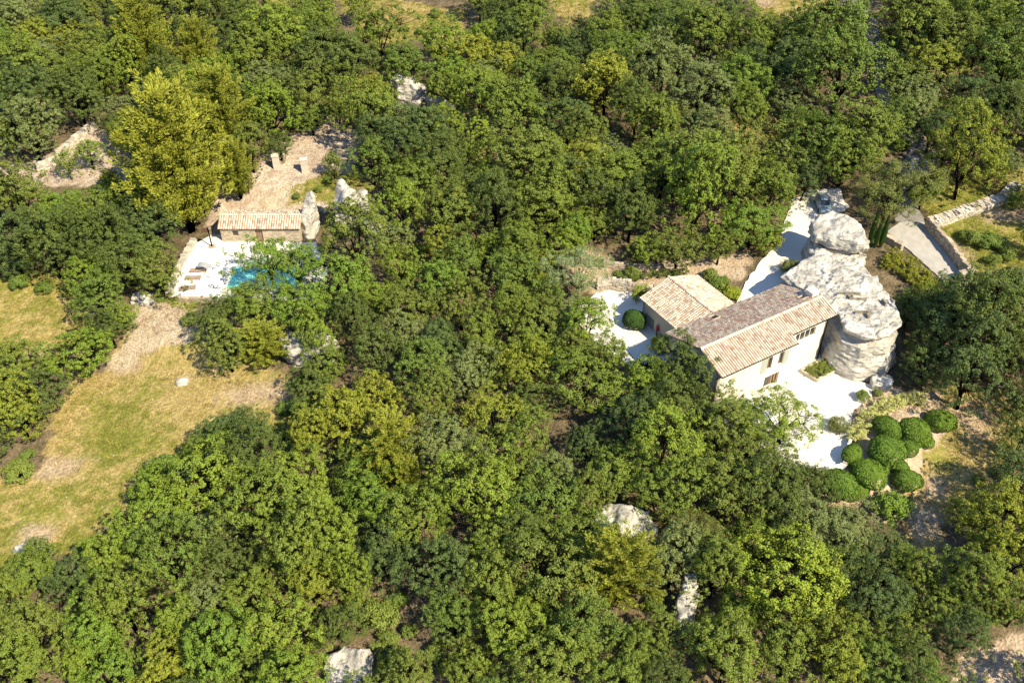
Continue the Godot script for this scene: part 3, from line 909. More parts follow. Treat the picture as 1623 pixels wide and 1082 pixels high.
func build_hut() -> void:
	var o := Vector3(-39.0, 0.35, -106.3)
	var t := thing("pool_hut", "low stone pool hut with clay tile roof behind the white terrace", "hut", o)
	var mb := MB.new()
	var c := Color(0.50, 0.42, 0.31)
	var holes := [[1.55, 2.35, 0.9, 1.75], [4.6, 5.6, -0.1, 2.0]]
	wall_panel(mb, 0.0, 10.6, -0.6, 2.2, -0.45, 0.0, holes, c)
	wall_panel(mb, 0.0, 10.6, -0.6, 2.3, -3.9, -3.5, [], c)
	prism(mb, [[0.0, -0.6], [0.0, 2.22], [-1.6, 3.05], [-3.9, 2.32], [-3.9, -0.6]], 0.0, 0.4, c, Transform3D(Basis(), Vector3(-0.004, 0, -0.003)))
	prism(mb, [[0.0, -0.6], [0.0, 2.22], [-1.6, 3.05], [-3.9, 2.32], [-3.9, -0.6]], 10.2, 10.6, c, Transform3D(Basis(), Vector3(0.004, 0, -0.003)))
	obj("wall", mb, M.stone, t)
	# coursed stones standing proud of the front wall
	var st := MB.new()
	for r in 10:
		var x := rng.randf_range(0.0, 0.2)
		while x < 10.3:
			var l := rng.randf_range(0.25, 0.6)
			var y := -0.5 + r * 0.27
			var hit := false
			for h in holes:
				if x + l > h[0] - 0.02 and x < h[1] + 0.02 and y + 0.25 > h[2] and y < h[3]: hit = true
			if not hit:
				var f := rng.randf_range(0.72, 1.25)
				st.box(Vector3(x + 0.015, y, 0.003), Vector3(minf(x + l, 10.58) - 0.015, y + 0.24, rng.randf_range(0.02, 0.06)), Color(c.r * f, c.g * f, c.b * f))
			x += l
	tag(obj("wall_stones", st, M.stone, t), "", "", "", "stuff")
	window_in(t, holes[0], 0.0, 1, Transform3D(), M.wood)
	var d := MB.new()
	for i in 5:
		d.box(Vector3(4.6 + i * 0.2 + 0.005, -0.1, -0.25), Vector3(4.8 + i * 0.2 - 0.005, 2.0, -0.2), Color.WHITE)
	obj("door", d, M.wood, t)
	var warm := [2.6, 4.0, 0.15, 0.1, 0.9, 3.6, 0.4]
	tile_slope(t, Vector3(-0.2, 2.3, 0.35), Vector3(10.8, 2.3, 0.35), Vector3(-0.2, 3.2, -1.6), warm, [], 0.32)
	tile_slope(t, Vector3(10.8, 2.42, -4.1), Vector3(-0.2, 2.42, -4.1), Vector3(10.8, 3.2, -1.62), [1.0, 2.0, 0.2, 0.1, 2.0, 2.0, 0.5], [], 0.32)
	ridge_tiles(t, Vector3(-0.2, 3.24, -1.6), Vector3(10.8, 3.24, -1.6), 0.15)

func lounger(at: Vector3, turn: float, label: String, shade: bool, back: float) -> void:
	var t := thing("sun_lounger", label, "sun lounger", at, turn, "" if shade else "wooden sun loungers on the pool terrace")
	var fr := MB.new()
	for s in [-1, 1]:
		fr.box(Vector3(-1.0, 0.24, s * 0.31 - 0.03), Vector3(1.0, 0.31, s * 0.31 + 0.03), Color.WHITE)
	fr.box(Vector3(-1.0, 0.245, -0.279), Vector3(-0.94, 0.305, 0.279), Color.WHITE)
	fr.box(Vector3(0.94, 0.245, -0.279), Vector3(1.0, 0.305, 0.279), Color.WHITE)
	obj("frame", fr, M.teak, t)
	for q in [[-0.9, -1], [-0.9, 1], [0.9, -1], [0.9, 1]]:
		var lg := MB.new()
		lg.box(Vector3(q[0] - 0.035, 0, q[1] * 0.31 - 0.032), Vector3(q[0] + 0.035, 0.239, q[1] * 0.31 + 0.032), Color.WHITE)
		obj("leg", lg, M.teak, t)
	for i in 9:
		var sl := MB.new()
		sl.box(Vector3(-0.28 + i * 0.14, 0.312, -0.33), Vector3(-0.17 + i * 0.14, 0.335, 0.33), Color.WHITE)
		obj("slat", sl, M.teak, t)
	var bt := Transform3D(Basis(Vector3(0, 0, 1), -back), Vector3(-0.32, 0.325, 0))
	for i in 5:
		var sl := MB.new()
		sl.box(Vector3(-0.13 - i * 0.14, 0.0, -0.33), Vector3(-0.02 - i * 0.14, 0.023, 0.33), Color.WHITE, bt)
		obj("back_slat", sl, M.teak, t)
	if shade:
		var cv := MB.new()
		for i in 8:
			var a0 := lerpf(0.25, 2.2, i / 8.0)
			var a1 := lerpf(0.25, 2.2, (i + 1) / 8.0)
			var p := func(a, z): return Vector3(-0.65 - cos(a) * 0.85, 0.45 + sin(a) * 0.75, z)
			cv.quad(p.call(a0, -0.55), p.call(a1, -0.55), p.call(a1, 0.55), p.call(a0, 0.55), Color.WHITE)
		obj("canopy", cv, M.grey_fabric, t)
		for s in [-1, 1]:
			var arm := MB.new()
			arm.tube([Vector3(-0.6, 0.28, s * 0.36), Vector3(-0.9, 0.8, s * 0.5), Vector3(-0.5, 1.18, s * 0.53)], [0.015, 0.015, 0.015], Color.WHITE, 6)
			obj("canopy_arm", arm, M.zinc, t)

# ---------------------------------------------------------------- car
func loft(mb: MB, secs: Array, col: Color) -> void:
	# secs: [z, half width at bottom, half width at top, y bottom, y top, corner radius]
	var rings := []
	for s in secs:
		var r := []
		var pts := [[-s[1], s[3]], [-s[1] - 0.02, lerpf(s[3], s[4], 0.5)], [-s[2], s[4] - s[5]], [-s[2] + s[5], s[4]], [s[2] - s[5], s[4]], [s[2], s[4] - s[5]], [s[1] + 0.02, lerpf(s[3], s[4], 0.5)], [s[1], s[3]]]
		for p in pts: r.append(Vector3(p[0], p[1], s[0]))
		rings.append(r)
	for i in rings.size() - 1:
		for k in 8:
			var j := (k + 1) % 8
			mb.quad(rings[i][k], rings[i][j], rings[i + 1][j], rings[i + 1][k], col)
	for e in [0, rings.size() - 1]:
		for k in range(1, 7):
			if e == 0: mb.tri(rings[0][0], rings[0][k + 1], rings[0][k], col)
			else: mb.tri(rings[e][0], rings[e][k], rings[e][k + 1], col)

func build_car() -> void:
	var t := thing("parked_car", "blue-grey hatchback car parked on the white gravel drive behind the outcrop", "car", on(43.9, -114.6, 0.05), deg_to_rad(-4))
	var b := MB.new()
	loft(b, [[-2.05, 0.70, 0.66, 0.42, 0.86, 0.08], [-1.95, 0.84, 0.80, 0.28, 0.95, 0.08], [-1.3, 0.88, 0.86, 0.22, 1.0, 0.08], [0.0, 0.89, 0.86, 0.2, 1.0, 0.07], [0.9, 0.88, 0.84, 0.2, 0.97, 0.08], [1.5, 0.87, 0.80, 0.22, 0.88, 0.10], [1.98, 0.80, 0.72, 0.28, 0.76, 0.10], [2.1, 0.64, 0.58, 0.38, 0.66, 0.08]], Color.WHITE)
	var body := obj("body", b, M.car_paint, t)
	var cab := MB.new()
	loft(cab, [[-1.95, 0.74, 0.64, 0.93, 1.12, 0.06], [-1.55, 0.78, 0.62, 0.95, 1.46, 0.10], [-0.9, 0.79, 0.62, 0.95, 1.54, 0.11], [0.1, 0.79, 0.62, 0.95, 1.53, 0.11], [0.35, 0.79, 0.62, 0.94, 1.46, 0.10], [1.05, 0.76, 0.68, 0.9, 0.98, 0.03]], Color.WHITE)
	obj("cabin", cab, M.car_paint, t)
	var ws := MB.new()
	ws.quad(Vector3(-0.54, 1.47, 0.40), Vector3(0.54, 1.47, 0.40), Vector3(0.64, 1.02, 1.06), Vector3(-0.64, 1.02, 1.06), Color.WHITE)
	obj("windscreen", ws, M.glass, t)
	var rw := MB.new()
	rw.quad(Vector3(0.5, 1.45, -1.62), Vector3(-0.5, 1.45, -1.62), Vector3(-0.6, 1.1, -2.0), Vector3(0.6, 1.1, -2.0), Color.WHITE)
	obj("rear_window", rw, M.glass, t)
	for s in [-1.0, 1.0]:
		for q in [[-1.5, -0.75], [-0.65, 0.15], [0.22, 0.6]]:
			var sw := MB.new()
			var top: float = 1.42 if q[1] < 0.5 else 1.2
			sw.quad(Vector3(s * 0.81, 1.0, q[0]), Vector3(s * 0.70, 1.42, q[0] + 0.08), Vector3(s * (0.70 if top > 1.3 else 0.76), top, q[1] - 0.03), Vector3(s * 0.81, 1.0, q[1]), Color.WHITE)
			obj("side_window", sw, M.glass, t)
		var hl := MB.new()
		hl.box(Vector3(s * 0.6 - 0.13, 0.62, 1.9), Vector3(s * 0.6 + 0.13, 0.74, 2.07), Color(0.8, 0.82, 0.85))
		obj("headlight", hl, M.zinc, t)
		var tl := MB.new()
		tl.box(Vector3(s * 0.66 - 0.1, 0.68, -2.07), Vector3(s * 0.66 + 0.1, 0.9, -1.9), Color(0.35, 0.02, 0.02))
		obj("tail_light", tl, M.plain, t)
		var mi := MB.new()
		mi.box(Vector3(s * 0.98 - 0.09, 0.98, 0.52), Vector3(s * 0.98 + 0.09, 1.12, 0.62), Color.WHITE)
		obj("mirror", mi, M.car_paint, t)
		for z in [-1.28, 1.3]:
			var ty := MB.new()
			ty.tube([Vector3(s * 0.72, 0.32, z), Vector3(s * 0.76, 0.32, z), Vector3(s * 0.90, 0.32, z), Vector3(s * 0.93, 0.32, z)], [0.29, 0.33, 0.33, 0.29], Color(0.03, 0.03, 0.03), 18, true)
			var wh := obj("wheel", ty, M.plain, t)
			var ri := MB.new()
			ri.tube([Vector3(s * 0.90, 0.32, z), Vector3(s * 0.94, 0.32, z)], [0.2, 0.19], Color(0.5, 0.5, 0.52), 14, true)
			obj("rim", ri, M.zinc, wh)

# ---------------------------------------------------------------- person
func build_person() -> void:
	var t := thing("person", "person in a red shirt and dark trousers standing by the garage door", "person", on(17.35, -87.5, 0.05), deg_to_rad(-60))
	# bones: [a, b, radius a, radius b, tone]
	var B := []
	var red := Color(0.55, 0.045, 0.05)
	var skin := Color(0.48, 0.28, 0.19)
	var dark := Color(0.03, 0.035, 0.06)
	var shoe := Color(0.05, 0.04, 0.035)
	B.append([Vector3(0, 0.98, 0), Vector3(0, 1.2, 0.01), 0.125, 0.12, red])
	B.append([Vector3(0, 1.2, 0.01), Vector3(0, 1.38, 0), 0.125, 0.12, red])
	B.append([Vector3(-0.1, 1.38, 0), Vector3(0.1, 1.38, 0), 0.085, 0.085, red])
	B.append([Vector3(0, 1.42, 0), Vector3(0, 1.53, 0.015), 0.055, 0.052, skin])
	B.append([Vector3(0, 1.60, 0.02), Vector3(0, 1.67, 0.005), 0.082, 0.092, skin])
	B.append([Vector3(0, 1.555, 0.055), Vector3(0, 1.57, 0.06), 0.045, 0.04, skin])
	B.append([Vector3(0, 1.625, 0.10), Vector3(0, 1.60, 0.118), 0.012, 0.016, skin])
	for s in [-1.0, 1.0]:
		var st: float = 0.07 * s
		B.append([Vector3(s * 0.085, 0.94, 0), Vector3(s * 0.1, 0.5, 0.02 + st), 0.095, 0.062, dark])
		B.append([Vector3(s * 0.1, 0.5, 0.02 + st), Vector3(s * 0.105, 0.1, -0.02 + st), 0.062, 0.042, dark])
		B.append([Vector3(s * 0.105, 0.05, -0.05 + st), Vector3(s * 0.125, 0.035, 0.14 + st), 0.045, 0.036, shoe])
		B.append([Vector3(s * 0.18, 1.39, 0), Vector3(s * 0.25, 1.12, -0.02), 0.058, 0.046, red])
		B.append([Vector3(s * 0.25, 1.12, -0.02), Vector3(s * 0.24, 0.89, 0.08 + 0.04 * s), 0.043, 0.03, skin])
		B.append([Vector3(s * 0.085, 1.625, 0.005), Vector3(s * 0.09, 1.655, 0.0), 0.016, 0.018, skin])
		var hnd := Vector3(s * 0.24, 0.83, 0.11 + 0.04 * s)
		B.append([Vector3(s * 0.24, 0.88, 0.085 + 0.04 * s), hnd, 0.03, 0.032, skin])
		for k in 4:
			var f0 := hnd + Vector3(0, -0.02, -0.03 + k * 0.02)
			B.append([f0, f0 + Vector3(-s * 0.012, -0.075 + absf(k - 1.6) * 0.01, 0.006), 0.011, 0.009, skin])
		B.append([hnd + Vector3(-s * 0.01, 0.015, 0.03), hnd + Vector3(-s * 0.03, -0.035, 0.05), 0.012, 0.010, skin])
	var cell := 0.013
	var lo := Vector3(-0.38, -0.03, -0.24)
	var nx := 60
	var ny := 139
	var nz := 42
	var f := PackedFloat32Array()
	f.resize(nx * ny * nz); f.fill(0.5)
	for b in B:
		var pad: float = maxf(b[2], b[3]) + 0.06
		var a0: Vector3 = (b[0].min(b[1]) - Vector3.ONE * pad - lo) / cell
		var a1: Vector3 = (b[0].max(b[1]) + Vector3.ONE * pad - lo) / cell
		var d: Vector3 = b[1] - b[0]
		var dd := d.length_squared()
		var thin: bool = b[2] < 0.013
		for k in range(maxi(0, int(a0.z)), mini(nz, int(a1.z) + 1)):
			for j in range(maxi(0, int(a0.y)), mini(ny, int(a1.y) + 1)):
				for i in range(maxi(0, int(a0.x)), mini(nx, int(a1.x) + 1)):
					var p := lo + Vector3(i, j, k) * cell
					var s := clampf((p - b[0]).dot(d) / dd, 0.0, 1.0)
					var q := p.distance_to(b[0] + d * s) - lerpf(b[2], b[3], s)
					var ii := i + nx * (j + ny * k)
					var kk := 0.006 if thin else 0.03
					var h := maxf(kk - absf(f[ii] - q), 0.0) / kk
					f[ii] = minf(f[ii], q) - h * h * kk * 0.25
	var tone := func(w: Vector3):
		var best := 1e9
		var col := skin
		for b in B:
			var d: Vector3 = b[1] - b[0]
			var s := clampf((w - b[0]).dot(d) / d.length_squared(), 0.0, 1.0)
			var q: float = w.distance_to(b[0] + d * s) - lerpf(b[2], b[3], s)
			if q < best:
				best = q; col = b[4]
		return col
	obj("body", nets(f, nx, ny, nz, lo, cell, tone), M.plain, t)
	var hair := MB.new()
	for j in 7:
		for i in 14:
			var p := func(u, v):
				var th0: float = u / 14.0 * TAU
				var ph: float = v / 7.0 * 1.9
				var q := Vector3(sin(ph) * cos(th0) * 0.1, cos(ph) * 0.105, sin(ph) * sin(th0) * 0.108)
				if q.z > 0.03 and q.y < 0.045: q = q.normalized() * 0.085
				return q + Vector3(0, 1.665, -0.002)
			hair.quad(p.call(i, j), p.call(i, j + 1), p.call(i + 1, j + 1), p.call(i + 1, j), Color(0.03, 0.022, 0.016))
	obj("hair", hair, M.plain, t)

# ---------------------------------------------------------------- materials
func noise_tex(freq: float, lo: float, hi: float, sd: int, bump := 0.0, oct := 5) -> NoiseTexture2D:
	var f := FastNoiseLite.new()
	f.noise_type = FastNoiseLite.TYPE_SIMPLEX_SMOOTH
	f.seed = sd
	f.frequency = freq
	f.fractal_octaves = oct
	var t := NoiseTexture2D.new()
	t.width = 512; t.height = 512
	t.seamless = true
	t.noise = f
	if bump > 0.0:
		t.as_normal_map = true; t.bump_strength = bump
	else:
		var g := Gradient.new()
		g.offsets = PackedFloat32Array([0.15, 0.75])
		g.colors = PackedColorArray([lin(lo, lo, lo), lin(hi, hi, hi)])
		t.color_ramp = g
	return t

func mat(col: Color, rough: float, spec := 0.3) -> StandardMaterial3D:
	var m := StandardMaterial3D.new()
	m.albedo_color = col
	m.roughness = rough
	m.metallic_specular = spec
	m.vertex_color_use_as_albedo = true
	return m

func textured(m: StandardMaterial3D, tex: Texture2D, nor: Texture2D, scale: float, depth := 1.0) -> StandardMaterial3D:
	m.albedo_texture = tex
	if nor:
		m.normal_enabled = true; m.normal_texture = nor; m.normal_scale = depth
	m.uv1_triplanar = true
	m.uv1_world_triplanar = true
	m.uv1_scale = Vector3.ONE * scale
	return m

func leaf_mat(r: float, g: float, b: float) -> StandardMaterial3D:
	var m := mat(lin(r, g, b), 0.62, 0.32)
	m.cull_mode = BaseMaterial3D.CULL_DISABLED
	m.backlight_enabled = true
	m.backlight = lin(r * 0.5, g * 0.55, b * 0.3)
	return m

func materials() -> void:
	M.ground = textured(mat(Color.WHITE, 0.95, 0.15), noise_tex(0.03, 0.55, 1.0, 3), noise_tex(0.05, 0, 1, 4, 8.0), 0.12)
	M.rock = textured(mat(lin(0.58, 0.54, 0.46), 0.9, 0.2), noise_tex(0.012, 0.42, 1.0, 5, 0.0, 7), noise_tex(0.03, 0, 1, 6, 12.0, 6), 0.16)
	M.rock.uv1_scale = Vector3(0.06, 0.22, 0.06)
	M.stone = textured(mat(Color.WHITE, 0.9, 0.2), noise_tex(0.03, 0.75, 1.0, 7), noise_tex(0.05, 0, 1, 8, 5.0), 0.6)
	M.gravel = textured(mat(lin(0.76, 0.71, 0.62), 0.95, 0.15), noise_tex(0.06, 0.80, 1.0, 9), noise_tex(0.12, 0, 1, 10, 4.0), 0.35)
	M.paving = textured(mat(lin(0.82, 0.79, 0.72), 0.85, 0.2), noise_tex(0.02, 0.86, 1.0, 11), null, 0.3)
	M.road = textured(mat(lin(0.39, 0.36, 0.315), 0.92, 0.2), noise_tex(0.012, 0.82, 1.0, 12), null, 0.12)
	M.render = textured(mat(Color.WHITE, 0.9, 0.2), noise_tex(0.02, 0.88, 1.0, 14), noise_tex(0.08, 0, 1, 15, 2.0), 0.35)
	M.clay = textured(mat(Color.WHITE, 0.85, 0.25), noise_tex(0.05, 0.72, 1.0, 16), null, 0.8)
	M.bark = mat(Color.WHITE, 0.95, 0.1)
	M.dead_bark = mat(lin(1.0, 1.0, 1.0), 0.95, 0.1)
	M.dead_bark.vertex_color_use_as_albedo = false
	M.dead_bark.albedo_color = lin(0.36, 0.32, 0.27)
	M.plain = mat(Color.WHITE, 0.6, 0.3)
	M.wood = mat(lin(0.23, 0.15, 0.10), 0.7)
	M.teak = mat(lin(0.36, 0.25, 0.18), 0.75)
	M.dark_wood = mat(lin(0.10, 0.055, 0.035), 0.7)
	M.shutter = mat(lin(0.36, 0.38, 0.31), 0.6)
	M.pale_paint = mat(lin(0.72, 0.68, 0.6), 0.6)
	M.grey_door = mat(lin(0.24, 0.27, 0.23), 0.6)
	M.zinc = mat(lin(0.5, 0.48, 0.45), 0.5, 0.5)
	M.grey_fabric = mat(lin(0.30, 0.31, 0.30), 0.9, 0.1)
	M.grey_fabric.cull_mode = BaseMaterial3D.CULL_DISABLED
	M.white_fabric = mat(lin(0.80, 0.79, 0.75), 0.9, 0.1)
	M.white_fabric.cull_mode = BaseMaterial3D.CULL_DISABLED
	M.glass = mat(lin(0.035, 0.035, 0.032), 0.08, 0.5)
	M.car_paint = mat(lin(0.27, 0.35, 0.41), 0.3, 0.6)
	M.car_paint.metallic = 0.2
	M.car_paint.clearcoat_enabled = true
	M.pool_tile = mat(Color.WHITE, 0.4, 0.4)
	var wt := StandardMaterial3D.new()
	wt.albedo_color = Color(lin(0.24, 0.78, 0.70), 0.65)
	wt.transparency = BaseMaterial3D.TRANSPARENCY_ALPHA
	wt.roughness = 0.04
	wt.metallic_specular = 0.5
	M.water = wt
	M.mid = [leaf_mat(0.153, 0.203, 0.027), leaf_mat(0.170, 0.216, 0.030), leaf_mat(0.134, 0.190, 0.029), leaf_mat(0.162, 0.198, 0.032)]
	M.dark = [leaf_mat(0.101, 0.136, 0.027), leaf_mat(0.113, 0.149, 0.029), leaf_mat(0.098, 0.139, 0.035)]
	M.bright = [leaf_mat(0.181, 0.251, 0.027), leaf_mat(0.200, 0.262, 0.030), leaf_mat(0.160, 0.242, 0.029)]
	M.vivid = [leaf_mat(0.246, 0.308, 0.029)]
	M.yellow = [leaf_mat(0.256, 0.276, 0.029), leaf_mat(0.228, 0.259, 0.029)]
	M.grey = [leaf_mat(0.193, 0.231, 0.068), leaf_mat(0.170, 0.205, 0.061)]
	M.olive = [leaf_mat(0.166, 0.186, 0.042)]
	M.silver = [leaf_mat(0.244, 0.300, 0.127)]
	M.needles = [leaf_mat(0.300, 0.312, 0.036), leaf_mat(0.280, 0.300, 0.038)]
	M.scrub = [leaf_mat(0.180, 0.225, 0.040), leaf_mat(0.141, 0.200, 0.034)]
	M.gold = [leaf_mat(0.287, 0.332, 0.031)]
	M.box = [leaf_mat(0.138, 0.221, 0.022), leaf_mat(0.118, 0.199, 0.022)]
	M.box_dark = [leaf_mat(0.056, 0.112, 0.019)]
	M.variegated = leaf_mat(0.50, 0.50, 0.17)
	M.amber = leaf_mat(0.223, 0.230, 0.023)
	M.cypress = leaf_mat(0.056, 0.123, 0.023)
	M.grass = mat(Color.WHITE, 0.9, 0.1)
	M.grass.cull_mode = BaseMaterial3D.CULL_DISABLED

